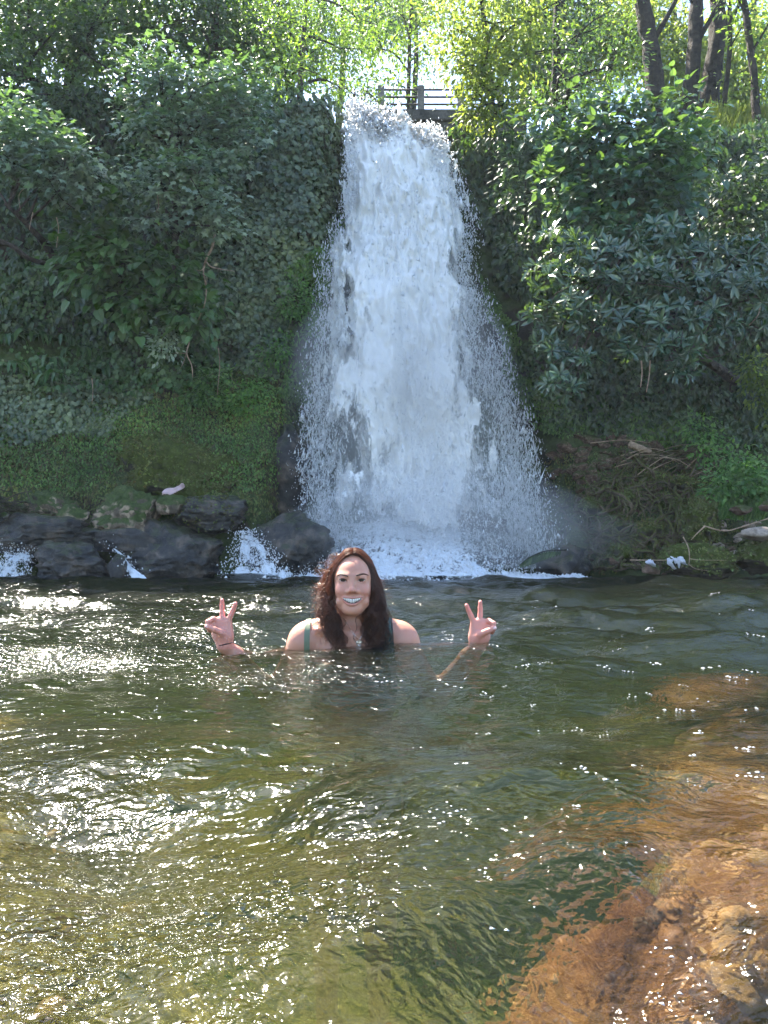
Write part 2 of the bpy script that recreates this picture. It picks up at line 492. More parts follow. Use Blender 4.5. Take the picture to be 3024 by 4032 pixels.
def water_z(x, y):
    x = np.asarray(x, dtype=np.float64); y = np.asarray(y, dtype=np.float64)
    p = np.stack([x * .9, y * .9, 0 * x], -1)
    wx = x + 0.22 * fbm(p * 1.3, 2); wy = y + 0.22 * fbm(p * 1.3 + 31, 2)
    z = 0 * x
    for k, c, s, a, ph in WAVES:
        q = np.sin(k * (c * wx + s * wy) + ph)
        z = z + a * (q + 0.28 * np.cos(2 * (k * (c * wx + s * wy) + ph)))
    calm = 0.55 + 0.9 * np.clip(0.5 + fbm(p * 0.7 + 3, 2), 0, 1.2)
    z = z * calm
    p3 = np.stack([x * 7, y * 11, 0 * x], -1)
    rid = 1 - np.abs(fbm(p3, 3))
    z = z + 0.013 * rid * calm - 0.0105
    p4 = np.stack([x * 22, y * 30, 0 * x], -1)
    z = z + 0.0022 * fbm(p4, 2) * calm
    # it runs smoother round the swimmer
    z = z * (1 - 0.72 * np.exp(-(((x + 0.1) / 0.55) ** 2 + ((y - 2.35) / 0.45) ** 2))) 
    z = z * (1 - 0.42 * np.exp(-(((x + 0.45) / 0.5) ** 2 + ((y - 1.3) / 0.38) ** 2)))
    # a low swell that crests just in front of her
    z = z + 0.004 * np.exp(-((y - 2.45 - 0.12 * np.sin(x * 2.3)) / 0.16) ** 2) - 0.008
    return z


def water_mat():
    m, nt, out = new_mat('pool_water')
    L = nt.links.new
    tc = N(nt, 'TexCoord')
    mp = N(nt, 'Mapping'); mp.inputs['Scale'].default_value = (1.0, 1.35, 1.0); L(tc.outputs['Object'], mp.inputs[0])
    n1 = N(nt, 'TexNoise', i_Scale=16.0, i_Detail=3.0, i_Roughness=0.55, i_Distortion=0.6); L(mp.outputs[0], n1.inputs['Vector'])
    n2 = N(nt, 'TexNoise', i_Scale=52.0, i_Detail=2.0, i_Distortion=0.4); L(mp.outputs[0], n2.inputs['Vector'])
    gr = N(nt, 'Attribute', attribute_name='gust')                        # gusty patches of fine ripple
    sc = N(nt, 'Math', operation='MULTIPLY'); L(n2.outputs[0], sc.inputs[0]); L(gr.outputs['Fac'], sc.inputs[1])
    b1 = N(nt, 'Bump', i_Strength=1.0, i_Distance=0.0125); L(n1.outputs[0], b1.inputs['Height'])
    b2 = N(nt, 'Bump', i_Strength=1.0, i_Distance=0.0125); L(sc.outputs[0], b2.inputs['Height']); L(b1.outputs[0], b2.inputs['Normal'])
    nb = b2.outputs[0]
    fr = N(nt, 'Fresnel', i_IOR=1.33); L(nb, fr.inputs['Normal'])
    gl = N(nt, 'BsdfGlossy', i_Roughness=0.10); L(nb, gl.inputs['Normal'])
    rf = N(nt, 'BsdfRefraction', i_IOR=1.33, i_Roughness=0.0); L(nb, rf.inputs['Normal'])
    tp = N(nt, 'BsdfTransparent')
    df = N(nt, 'BsdfDiffuse'); df.inputs[0].default_value = (0.14, 0.19, 0.12, 1)
    m1 = N(nt, 'MixShader', i_0=0.42); L(rf.outputs[0], m1.inputs[1]); L(tp.outputs[0], m1.inputs[2])
    m2 = N(nt, 'MixShader', i_0=0.012); L(m1.outputs[0], m2.inputs[1]); L(df.outputs[0], m2.inputs[2])
    m3 = N(nt, 'MixShader'); L(fr.outputs[0], m3.inputs[0]); L(m2.outputs[0], m3.inputs[1]); L(gl.outputs[0], m3.inputs[2])
    L(m3.outputs[0], out.inputs[0])
    va = N(nt, 'VolumeAbsorption', i_Density=1.0)
    va.inputs['Color'].default_value = (0.54, 0.64, 0.40, 1)
    vsn = N(nt, 'VolumeScatter', i_Density=0.05, i_Anisotropy=0.2)              # fine silt
    vsn.inputs['Color'].default_value = (0.36, 0.44, 0.27, 1)
    ad = N(nt, 'AddShader'); L(va.outputs[0], ad.inputs[0]); L(vsn.outputs[0], ad.inputs[1])
    L(ad.outputs[0], out.inputs['Volume'])
    return m


M['water'] = water_mat()


def build_water():
    sy = np.linspace(0, 1, 440)
    ys = 0.25 + 12.9 * (np.exp(sy * 3.1) - 1) / (math.exp(3.1) - 1)
    ys = np.concatenate([np.linspace(-5, 0.23, 30), ys])
    t = np.linspace(-1, 1, 500)
    xs = 12.5 * np.sinh(t * 3.0) / math.sinh(3.0)
    X, Y = np.meshgrid(xs, ys, indexing='ij')
    Z = water_z(X, Y)
    nx, ny = len(xs), len(ys)
    V = np.stack([X, Y, Z], -1).reshape(-1, 3)
    F = grid_faces(nx, ny)
    # skirt and floor close the body of water
    idx = np.arange(nx * ny).reshape(nx, ny)
    ring = np.concatenate([idx[:, 0], idx[-1, 1:], idx[-2::-1, -1], idx[0, -2:0:-1]])
    low = V[ring].copy(); low[:, 2] = -3.6
    n0 = len(V)
    V = np.concatenate([V, low])
    k = np.arange(len(ring)); k2 = (k + 1) % len(ring)
    side = np.stack([ring[k], n0 + k, n0 + k2, ring[k2]], -1)
    gx, gy = V[:, 0], V[:, 1]
    q = np.stack([gx * 1.7, gy * 2.6, 0 * gx], -1)
    g = sstep(-0.05, 0.45, fbm(q + 5, 3)) * 0.45 * (1 - .75 * sstep(.95, 1.15, gy) * (1 - sstep(2.0, 2.3, gy)))
    for cx_, cy_, rx, ry in ((-.22, .72, .34, .10), (.02, .60, .22, .05), (-.34, .90, .22, .05), (-.8, 2.75, .6, .18), (-.3, 2.2, .35, .12)):
        g = np.maximum(g, 1.05 * np.exp(-((gx - cx_) / rx) ** 2 - ((gy - cy_ - .25 * (gx - cx_) * ry) / ry) ** 2) * (.7 + .5 * fbm(q * 3, 2)))
    g = np.where(gx > .25, g * .45, g) * (1 - .8 * sstep(3.4, 4.6, gy)) + .16 * (1 - .8 * sstep(3.4, 4.6, gy))
    me_f = [F, side, (n0 + k)[::-1][None, :]]
    mk('pool_water', V, me_f, M['water'], smooth=True, attrs={'gust': g}, kind='structure', label='rippling green water of the pool below the fall')


build_water()

# ------------------------------------------------------------------ waterfall
def white_water_mat(name, hole_scale, stretch, attr=True, tint=(0.92, 0.91, 0.88)):
    m, nt, out = new_mat(name)
    L = nt.links.new
    tc = N(nt, 'TexCoord')
    mp = N(nt, 'Mapping'); mp.inputs['Scale'].default_value = (1, 1, stretch); L(tc.outputs['Object'], mp.inputs[0])
    n1 = N(nt, 'TexNoise', i_Scale=hole_scale, i_Detail=7.0, i_Roughness=0.68, i_Distortion=0.2); L(mp.outputs[0], n1.inputs['Vector'])
    n0 = N(nt, 'TexNoise', i_Scale=hole_scale * 0.16, i_Detail=3.0); L(mp.outputs[0], n0.inputs['Vector'])
    mixn = N(nt, 'Math', operation='MULTIPLY_ADD', i_1=0.55); L(n0.outputs[0], mixn.inputs[0]); L(n1.outputs[0], mixn.inputs[2])
    at_ = N(nt, 'Attribute', attribute_name='dens')
    s = N(nt, 'Math', operation='ADD'); L(mixn.outputs[0], s.inputs[0]); L(at_.outputs['Fac'], s.inputs[1])
    al = N(nt, 'MapRange', interpolation_type='SMOOTHSTEP'); L(s.outputs[0], al.inputs[0])
    al.inputs[1].default_value, al.inputs[2].default_value = 1.26, 1.38
    pr = N(nt, 'BsdfPrincipled', i_Roughness=0.35)
    pr.inputs['Base Color'].default_value = (*tint, 1)
    tl = N(nt, 'BsdfTranslucent'); tl.inputs[0].default_value = (*tint, 1)
    ms = N(nt, 'MixShader', i_0=0.22); L(pr.outputs[0], ms.inputs[1]); L(tl.outputs[0], ms.inputs[2])
    tp = N(nt, 'BsdfTransparent')
    mx = N(nt, 'MixShader'); L(al.outputs[0], mx.inputs[0]); L(tp.outputs[0], mx.inputs[1]); L(ms.outputs[0], mx.inputs[2])
    L(mx.outputs[0], out.inputs[0])
    return m


M['fall'] = white_water_mat('falling_water', 6.5, 0.2)
M['cascade'] = white_water_mat('cascade_water', 9.0, 0.5, tint=(0.8, 0.84, 0.88))
M['drops'] = plain('water_drops', (0.85, 0.86, 0.87), 0.25, 0.5, trans=0.2)

# outline of the fall in the photograph: row, left edge, right edge; and its distance row by row
FALL_V = [405, 470, 540, 620, 700, 800, 900, 1000, 1100, 1250, 1400, 1550, 1700, 1850, 2000, 2090, 2190]
FALL_L = [1376, 1370, 1366, 1360, 1356, 1345, 1328, 1300, 1272, 1245, 1226, 1215, 1212, 1212, 1216, 1225, 1240]
FALL_R = [1400, 1580, 1735, 1775, 1800, 1830, 1856, 1872, 1885, 1920, 1962, 2020, 2062, 2095, 2125, 2145, 2165]


def fall_y(v):
    t = np.clip((np.asarray(v, dtype=np.float64) - 405) / (2090 - 405), 0, 1)
    return 15.35 - 2.55 * np.sqrt(t) * (0.55 + 0.45 * t)


def at_v(u, v, Y):
    dx, dz = (u - 1512) / FPX, (2016 - v) / FPX
    c, s = math.cos(PITCH), math.sin(PITCH)
    y, z = c - s * dz, s + c * dz
    t = Y / y
    return np.stack([dx * t, Y + 0 * t, CAM_H + z * t], -1)


def lip_v(w):            # the lip runs down to the right
    return np.interp(w, [0, .25, .5, .75, 1], [405, 440, 475, 512, 545])


def fall_point(w, h, off=0.0):
    """w across 0..1, h down 0..1"""
    v0 = lip_v(w)
    v = v0 + (2185 - v0) * h
    l = np.interp(v, FALL_V, FALL_L)
    r = np.interp(np.maximum(v, 545), FALL_V, FALL_R)
    vq = np.asarray(v, dtype=np.float64)
    l = l + 26 * fbm(np.stack([vq / 130, 0 * vq + 3, 0 * vq], -1), 3) * sstep(500, 900, vq)
    r = r + 34 * fbm(np.stack([vq / 120, 0 * vq + 9, 0 * vq], -1), 3) * sstep(560, 900, vq)
    u = l + (r - l) * w
    Y = fall_y(v) + 0.5 * (w - 0.35) * (1 - h) + 0.25 * np.sin(w * math.pi) * -1 + off
    return at_v(u, v, Y), v


def build_fall():
    root = thing('waterfall', at(1640, 2100, 12.9), 'white waterfall plunging over the mossy cliff into the pool', 'waterfall')
    for k, off in enumerate((-0.16, 0.1, 0.42)):
        nw, nh = 140, 290
        W, H = np.meshgrid(np.linspace(-0.02, 1.02, nw), np.linspace(0, 1, nh) ** 1.08, indexing='ij')
        P, v = fall_point(W, H, off)
        q = P * np.array([1, 1, 0.15])
        amp = 0.16 + 0.12 * H
        d = amp * fbm(q * 2.2 + 40 * k, 3) + 0.10 * np.abs(fbm(q * 6.5 + 7 * k, 3)) + 0.05 * fbm(P * np.array([1, 1, .3]) * 13 + 3 * k, 2)
        P = P.copy()
        P[..., 1] -= d * 2.0
        P[..., 0] += 0.05 * fbm(P * 3.0 + 80, 2)
        P[..., 2] += (0.10 * fbm(P * 4.0 + 60 + k, 3) + 0.05 * fbm(P * 14.0 + 20 + k, 2)) * (1 - sstep(0, 0.10, H) * 0.8)
        # how closed the sheet is: shut near the lip, frayed at the sides and further down
        e = np.minimum(W, 1 - W)
        edge = sstep(-0.06, 0.16 + 0.16 * H, e + 0.24 * fbm(P * np.array([3.2, 3.2, .8]) + 5 * k, 4))
        right_fray = 0.55 * sstep(0.68, 0.95, W) * sstep(0.2, 0.5, H)
        core = np.exp(-((W - 0.42 - 0.10 * H) / 0.20) ** 2) * 0.14 * sstep(.35, .6, H)
        left = np.exp(-((W - 0.1) / 0.10) ** 2) * 0.10 * sstep(.5, .7, H)
        dens = 0.95 - 0.22 * sstep(0.12, 0.5, H) - 0.11 * sstep(.5, .8, H) - (1 - edge) * 0.8 - right_fray * 0.5 + core + left - 0.05 * k - 0.55 * sstep(0.88, 1.0, H + 0.07 * fbm(P * 2.5 + 11, 3))
        mk('water_sheet', P.reshape(-1, 3), grid_faces(nw, nh), M['fall'], root, smooth=True, attrs={'dens': dens.ravel()})
    # drops: flung clumps thrown out of the sheet
    n = 80000
    W = rng.random(n) * 1.06 - 0.03
    H = rng.random(n) ** 0.75
    edge_pull = rng.random(n) < 0.34
    side = rng.random(n) < 0.42
    W = np.where(edge_pull, np.where(side, 0.06 + 0.04 * rng.normal(size=n), 0.91 + 0.05 * rng.normal(size=n)), W)
    P, v = fall_point(np.clip(W, -0.14, 1.16), H)
    P = P.copy()
    P[:, 1] += -0.30 + 0.22 * rng.normal(size=n)
    cl = fbm(P * np.array([2.2, 2.2, 1.1]), 4)
    keep = (cl + 0.35 * rng.random(n) > 0.08 - 0.10 * H) & (edge_pull | (rng.random(n) < 0.2 + 0.35 * sstep(.35, .7, H))) & ((H > 0.05) | (np.abs(W - .5) < .5))
    keep &= ~((W < -0.03) & (H < 0.18)) & ~((W > 1.04) & (H < 0.22))
    P, H = P[keep], H[keep]
    n = len(P)
    S = np.exp(rng.normal(math.log(0.0052), 0.5, n)) * (1 + 0.5 * (1 - H))
    drops_mesh('spray_drops', P, S, 1.2 + 4.5 * rng.random(n) * (0.35 + H), root)
    # splash thrown up where the fall strikes the rocks
    n = 9000
    W = rng.random(n); H = 0.93 + 0.05 * rng.normal(size=n)
    P, v = fall_point(W, np.clip(H, 0.8, 1.0), -0.3)
    P = P + np.abs(rng.normal(size=(n, 3))) * np.array([.0, -.25, .28]) + rng.normal(size=(n, 3)) * np.array([.2, .1, .05])
    drops_mesh('base_splash', P, np.exp(rng.normal(math.log(0.0062), 0.5, n)), 0.8 + rng.random(n), root)
    # the knobbly head of water at the lip
    n = 2600
    W = rng.random(n); H = np.abs(rng.normal(0, 0.035, n))
    P, v = fall_point(W, H, -0.05)
    P = P + rng.normal(size=(n, 3)) * np.array([.06, .14, .07]) + np.array([0, 0, 0.05])
    drops_mesh('lip_splash', P, np.exp(rng.normal(math.log(0.022), 0.5, n)), 0.8 + rng.random(n), root)
    return root


def drops_mesh(name, P, S, stretch, parent, label=None):
    n = len(P)
    base = np.array([(1, 0, -.5), (-.5, .87, -.5), (-.5, -.87, -.5), (0, 0, 1)], dtype=np.float64)
    F = np.array([(0, 1, 3), (1, 2, 3), (2, 0, 3), (2, 1, 0)])
    a = rng.random(n) * 6.28
    c, s = np.cos(a), np.sin(a)
    T = base[None] * np.ones((n, 1, 1))
    T = T * (0.65 + 0.7 * rng.random((n, 4, 1)))
    T[..., 2] *= np.asarray(stretch)[:, None]
    X = T[..., 0] * c[:, None] - T[..., 1] * s[:, None]
    Yy = T[..., 0] * s[:, None] + T[..., 1] * c[:, None]
    Z = T[..., 2] + 0
    tilt = rng.normal(0, 0.25, n)
    X = X + Z * tilt[:, None]
    V = P[:, None, :] + np.stack([X, Yy, Z], -1) * S[:, None, None]
    FF = (F[None] + (np.arange(n) * 4)[:, None, None]).reshape(-1, 3)
    kw = dict(kind='stuff')
    if label: kw['label'] = label
    return mk(name, V.reshape(-1, 3), FF, M['drops'], parent, smooth=True, **kw)


build_fall()


def cascade(label, pl, pr_, Yt, Yb, bulge, nd, dens0=0.62, nw=60, nh=90, top_splash=0.0):
    """white water running over rock: pl, pr_ = left and right outline in the photo as (v, u) lists"""
    vs_ = np.linspace(pl[0][0], pl[-1][0], nh)
    Lu = np.interp(vs_, [a for a, b in pl], [b for a, b in pl])
    Ru = np.interp(vs_, [a for a, b in pr_], [b for a, b in pr_])
    W = np.linspace(0, 1, nw)[:, None]
    U = Lu[None] + (Ru - Lu)[None] * W
    Vv = np.repeat(vs_[None], nw, 0)
    h = np.linspace(0, 1, nh)[None] * np.ones((nw, 1))
    Y = Yt + (Yb - Yt) * h ** 0.8 - bulge * np.sin(W * math.pi) * (0.4 + 0.6 * h)
    P = at_v(U, Vv, Y)
    d = 0.10 * fbm(P * np.array([2.5, 2.5, 1.5]), 3) + 0.07 * np.abs(fbm(P * np.array([8, 8, 4.]), 3)) + 0.03 * fbm(P * 18, 2)
    P = P.copy(); P[..., 1] -= d; P[..., 2] += d * 0.5
    e = np.minimum(W, 1 - W) * np.ones_like(h)
    dens = dens0 - 0.55 * (1 - sstep(-0.03, 0.22, e + 0.16 * fbm(P * np.array([4, 4, 2.]), 3))) + 0.12 * sstep(.7, 1, h)
    root = thing('cascade', P[nw // 2, -1], label, 'cascade', 'white water running over the rocks')
    mk('water_sheet', P.reshape(-1, 3), grid_faces(nw, nh), M['cascade'], root, smooth=True, attrs={'dens': dens.ravel()})
    if nd:
        i = rng.integers(0, nw, nd); j = rng.integers(0, nh, nd)
        q = P[i, j] + rng.normal(size=(nd, 3)) * np.array([.07, .08, .05]) + np.array([0, -0.08, 0.03])
        drops_mesh('spray_drops', q, np.exp(rng.normal(math.log(0.0075), 0.4, nd)), 0.8 + rng.random(nd), root)
    return root


cascade('broad white cascade over the rock shelf at the foot of the waterfall', [(2062, 1290), (2120, 1250), (2200, 1215), (2272, 1170)],
        [(2062, 1850), (2120, 1960), (2200, 2050), (2272, 2130)], 12.9, 11.75, 0.75, 9000, 0.60, 110, 70)
cascade('fan of white water between the dark rocks left of the woman', [(2098, 945), (2150, 930), (2210, 905), (2283, 872)],
        [(2098, 985), (2150, 1050), (2210, 1100), (2283, 1210)], 11.75, 11.2, 0.15, 1600, 0.56)
cascade('white cascade running down at the left edge of the pool', [(2135, 60), (2180, -30), (2240, -60), (2288, -90)],
        [(2135, 150), (2180, 152), (2240, 130), (2288, 112)], 11.75, 11.15, 0.1, 1200, 0.55)
cascade('thin trickle of white water between two dark left boulders', [(2150, 425), (2180, 462), (2230, 486), (2284, 520)],
        [(2150, 435), (2180, 482), (2230, 522), (2284, 588)], 11.7, 11.15, 0.03, 150, 0.7, 16, 60)


def foam_line():
    """churned foam where the fall meets the pool, and flecks drifting on the water"""
    n = 15000
    x = rng.uniform(-2.3, 3.0, n); y = 11.8 - np.abs(rng.exponential(0.34, n)) + 0.12 * np.sin(x * 2.1)
    q = np.stack([x * 1.6, y * 3.2, 0 * x], -1)
    k = (fbm(q, 4) > -0.22 + 0.30 * (11.8 - y)) & (y > 9.6)
    x, y = x[k], y[k]; n = len(x)
    P = np.stack([x, y, water_z(x, y) + 0.004 + 0.07 * rng.random(n) * np.exp(-np.abs(y - 11.75) * 5)], -1)
    S = np.exp(rng.normal(math.log(0.016), 0.5, n))
    drops_mesh('churned_foam', P, S, 0.5 + 0.4 * rng.random(n), None, 'white churned foam where the fall meets the pool')
    pts, sz = [], []
    c = np.random.default_rng(77)
    for k in range(190):
        Y = 0.7 + 9.5 * c.random() ** 1.4
        u = c.normal(2150, 520) if c.random() < 0.72 else c.uniform(0, 3024)
        p = at(u, 2400, Y)
        m_ = int(c.integers(2, 9)); r = 0.004 + 0.011 * c.random() * min(1, Y / 3)
        q = np.stack([p[0] + c.normal(0, r * 1.6, m_), Y + c.normal(0, r * 1.4, m_)], -1)
        pts.append(q); sz.append(c.uniform(0.45, 1.0, m_) * r * 0.7)
    q = np.concatenate(pts); s = np.concatenate(sz)
    P = np.stack([q[:, 0], q[:, 1], water_z(q[:, 0], q[:, 1]) + s * 0.1], -1)
    drops_mesh('foam_flecks', P, s, np.full(len(s), 0.2), None, 'small white foam flecks drifting on the pool')


foam_line()


def mist():
    m, nt, out = new_mat('spray_mist')
    pv = N(nt, 'VolumeScatter', i_Density=0.17, i_Anisotropy=0.1)
    pv.inputs['Color'].default_value = (0.95, 0.97, 1.0, 1)
    nt.links.new(pv.outputs[0], out.inputs['Volume'])
    M['mist'] = m
    bm = bmesh.new(); bmesh.ops.create_icosphere(bm, subdivisions=4, radius=1.0)
    B = np.array([v.co[:] for v in bm.verts]); F = np.array([[v.index for v in f.verts] for f in bm.faces]); bm.free()
    for lab, c, r in (('pale blue mist hanging over the foot of the waterfall', (0.85, 12.2, 0.6), (2.3, 0.9, 1.2)),
                      ('thin spray haze hanging before the middle of the waterfall', (0.30, 13.0, 2.7), (1.9, 0.75, 2.4))):
        root = thing('mist', (c[0], c[1], max(c[2] - r[2], 0.12)), lab, 'mist')
        root['kind'] = 'stuff'
        for k, f in enumerate((1.15, 0.9, 0.68, 0.45)):              # thicker towards the middle
            V = B * (1 + 0.35 * fbm(B * 1.5 + c[0] + 3 * k, 3))[:, None] * np.array(r) * f + np.array(c)
            V[:, 2] = np.maximum(V[:, 2], 0.12 + 0.01 * k)
            mk('mist_bank', V, F, m, root, smooth=True)


mist()


def haze():
    m, nt, out = new_mat('damp_air')
    pv = N(nt, 'VolumePrincipled', i_Density=0.0007, i_Anisotropy=0.0)
    pv.inputs['Color'].default_value = (0.80, 0.89, 1.0, 1)
    nt.links.new(pv.outputs[0], out.inputs['Volume'])
    V, F = np.array([(x, y, z) for x in (-14, 14) for y in (-6.5, 48) for z in (-4.6, 24)], dtype=float), np.array([(0, 1, 3, 2), (4, 6, 7, 5), (0, 4, 5, 1), (2, 3, 7, 6), (0, 2, 6, 4), (1, 5, 7, 3)])
    mk('haze', V, F, m, kind='stuff', label='thin damp haze filling the sunlit gorge')


haze()

# ------------------------------------------------------------------ rocks
_bm = bmesh.new(); bmesh.ops.create_icosphere(_bm, subdivisions=5, radius=1.0)
ICO5 = (np.array([v.co[:] for v in _bm.verts]), np.array([[v.index for v in f.verts] for f in _bm.faces])); _bm.free()
_bm = bmesh.new(); bmesh.ops.create_icosphere(_bm, subdivisions=4, radius=1.0)
ICO4 = (np.array([v.co[:] for v in _bm.verts]), np.array([[v.index for v in f.verts] for f in _bm.faces])); _bm.free()
_bm = bmesh.new(); bmesh.ops.create_icosphere(_bm, subdivisions=3, radius=1.0)
ICO3 = (np.array([v.co[:] for v in _bm.verts]), np.array([[v.index for v in f.verts] for f in _bm.faces])); _bm.free()
_bm = bmesh.new(); bmesh.ops.create_icosphere(_bm, subdivisions=2, radius=1.0)
ICO2 = (np.array([v.co[:] for v in _bm.verts]), np.array([[v.index for v in f.verts] for f in _bm.faces])); _bm.free()


def rock_shape(seed, ico, cuts=9, lump=0.28, fine=0.06):
    r = np.random.default_rng(seed)
    V = ico[0] * (1 + lump * fbm(ico[0] * 1.2 + seed * 3.7, 3))[:, None]
    for k in range(cuts):
        n = nrm(r.normal(size=3)); d = r.uniform(0.55, 0.9)
        over = V @ n - d
        V = V - np.where(over > 0, over * 0.93, 0)[:, None] * n
    if fine:
        q = V[:, 2] * 5.5 + 1.6 * fbm(V * 1.4 + seed * 2, 3)
        V = V * (1 + fine * .45 * ((q % 1.0) ** 2 - .4))[:, None]          # bedded ledges
        V = V * (1 + fine * 1.6 * fbm(V * 2.6 + seed, 4) - fine * 1.5 * np.abs(fbm(V * np.array([4, 4, 7.]) + seed, 3)) + fine * .7 * fbm(V * 14 + seed, 3))[:, None]
    return V


def rotz(V, a, tx=0.0):
    c, s = math.cos(a), math.sin(a)
    V = V @ np.array([[c, s, 0], [-s, c, 0], [0, 0, 1]])
    c, s = math.cos(tx), math.sin(tx)
    return V @ np.array([[c, 0, s], [0, 1, 0], [-s, 0, c]])


def boulder(label, u0, u1, v0, v1, Y, depth, mat, seed, cuts=9, lump=0.28, tilt=0.0, ico=None, name='boulder', group=None, fine=0.15, cat='boulder', fuzz=0):
    a, b = at(u0, v1, Y), at(u1, v0, Y)
    c = (a + b) / 2
    r = np.array([(b[0] - a[0]) / 2, depth, (b[2] - a[2]) / 2])
    V = rock_shape(seed, ico or ICO5, cuts, lump, fine)
    V = V / np.array([np.abs(V[:, 0]).max(), np.abs(V[:, 1]).max(), np.abs(V[:, 2]).max()])
    V = rotz(V * r, 0, tilt)
    o = mk(name, V, (ico or ICO5)[1], mat, smooth=True, label=label, cat=cat, group=group)
    o.location = c
    if fuzz: moss_fuzz(o, V, (ico or ICO5)[1], fuzz)
    return o


FUZZ_T = (np.array([(0, 0, 0), (.28, .45, .05), (0, 1, -.05), (-.28, .45, .05)]), np.array([(0, 1, 2), (0, 2, 3)]))


def moss_fuzz(o, V, F, n, size=0.05, mat='moss'):
    r = np.random.default_rng(n)
    t = V[F]
    nn = np.cross(t[:, 1] - t[:, 0], t[:, 2] - t[:, 0]); ar = np.linalg.norm(nn, axis=1) / 2; nn = nrm(nn)
    ar = ar * np.clip(nn[:, 2] + .35, 0, 1) * np.clip(.9 - nn[:, 1], 0, 1) * (fbm(t.mean(1) * 2.2 + n, 3) > -.25)
    i = r.choice(len(F), n, p=ar / ar.sum())
    w = r.dirichlet((1, 1, 1), n)
    P = (t[i] * w[..., None]).sum(1)
    D_ = nrm(nn[i] * .5 + np.array([0, 0, -.5]) + r.normal(size=(n, 3)) * .5)
    Vl, Fl = leaves(FUZZ_T, P, D_, nrm(nn[i] + r.normal(size=(n, 3)) * .4), size * r.uniform(.5, 1.3, n))
    add_obj('moss_cover', mesh_data('moss_cover', Vl, Fl, M[mat]), None, kind='stuff').parent = o


D, TN, MS = M['rock_dark'], M['rock_tan'], M['rock_moss']
boulder('mossy green bulging bank above the dark left rocks', 420, 1010, 1690, 2060, 12.7, 0.75, MS, 3, 6, 0.35, fuzz=5000)
boulder('tan limestone block with pale streaks under the left moss', 330, 660, 1900, 2190, 11.95, 0.42, TN, 11, 12)
boulder('jagged pale limestone ledge near the left driftwood heap', 90, 345, 1935, 2120, 12.0, 0.35, TN, 12, 12, tilt=-0.35)
boulder('rounded dark rock hump at the left pool edge', -130, 470, 2015, 2190, 11.75, 0.5, D, 15, 7)
boulder('low dark block between the left cascade and the trickle', 110, 480, 2120, 2310, 11.45, 0.45, D, 16, 12)
boulder('long dark overhanging rock between trickle and fan cascade', 440, 930, 2040, 2330, 11.75, 0.5, D, 18, 9)
boulder('dark wet boulder right of the fan cascade', 930, 1330, 2000, 2320, 11.85, 0.5, D, 22, 10)
boulder('broken dark ledge above the thin left trickle', 330, 700, 2080, 2200, 11.65, 0.35, D, 17, 14, ico=ICO4)
boulder('dark ledge with mossy top behind the fan cascade', 640, 1010, 1940, 2110, 12.05, 0.4, D, 19, 14, fuzz=700)
boulder('dark rock step behind the left edge cascade', -60, 260, 2090, 2230, 11.7, 0.35, D, 20, 14, ico=ICO4)
boulder('pale jagged limestone tooth beside the streaked block', 200, 350, 1985, 2100, 11.75, 0.2, TN, 21, 16, ico=ICO3)
boulder('grey brown rock corner under the crumpled pink cloth', 600, 780, 1940, 2050, 11.95, 0.25, TN, 25, 14, ico=ICO4)
boulder('small round dark rock beside the thin left trickle', 425, 505, 2178, 2300, 11.2, 0.16, D, 24, 5, ico=ICO3)
boulder('dark rock face in shadow left of the falling water', 930, 1260, 1650, 2080, 13.2, 0.5, D, 27, 10, ico=ICO4)
boulder('black wet rock breaking the foot of the waterfall', 1770, 2010, 2000, 2150, 12.6, 0.3, D, 31, 9, ico=ICO4)
boulder('rock shelf under the broad white cascade', 1230, 2080, 2090, 2330, 12.35, 0.55, D, 33, 8, ico=ICO4)
boulder('low dark rock in the spray right of the cascade', 2080, 2330, 2130, 2310, 12.2, 0.4, D, 35, 9, ico=ICO4)
boulder('mossy mound of rock in the middle of the right bank', 2680, 2850, 1945, 2170, 11.75, 0.4, MS, 41, 6, ico=ICO4, fuzz=1200)
boulder('long mossy rock bench at the right water line', 2560, 2905, 2135, 2300, 11.2, 0.35, MS, 43, 9, lump=.15, fuzz=900)
boulder('smooth pinkish boulder at the right edge of the bank', 2915, 3050, 2072, 2132, 10.9, 0.22, M['rock_pale'], 45, 5, 0.15, ico=ICO3, fine=0.03)
boulder('angular brown rock on the grass at the right edge', 2982, 3120, 1968, 2025, 11.3, 0.22, M['stone'], 47, 10, ico=ICO3)
boulder('flat tan slab below the bright green bush', 2870, 2960, 1985, 2030, 11.4, 0.2, M['stone'], 48, 10, ico=ICO3)
boulder('dark mossy rock beneath the pink boulder', 2890, 3080, 2110, 2280, 11.1, 0.3, MS, 49, 8, ico=ICO4, fuzz=500)
boulder('tan rock at the water line beside the white rags', 2525, 2605, 2215, 2270, 10.95, 0.12, M['stone'], 50, 9, ico=ICO3)
boulder('tan rock in the lower right tangle of roots', 2392, 2440, 2190, 2225, 11.2, 0.1, M['stone'], 52, 9, ico=ICO3)

# the submerged rocks in front, low on the right
M['bed_rock'] = earth_mat('submerged_orange_rock', [(0.13, 0.045, 0.013), (0.44, 0.19, 0.05), (0.85, 0.50, 0.17)], 5.5, None, bump=0.9, fine=22)
M['bed_rock2'] = earth_mat('submerged_brown_rock', [(0.07, 0.035, 0.02), (0.2, 0.11, 0.055), (0.42, 0.27, 0.14)], 4.0, None, bump=0.8, fine=22)


def bedrock(label, c, r, mat, seed, cuts=8, lump=0.2):
    V = rock_shape(seed, ICO4, cuts, lump, 0.07)
    V = V / np.array([np.abs(V[:, 0]).max(), np.abs(V[:, 1]).max(), np.abs(V[:, 2]).max()]) * np.array(r)
    o = mk('submerged_rock', V, ICO4[1], mat, smooth=True, label=label, cat='rock', group='rocks under the water')
    o.location = c
    return o


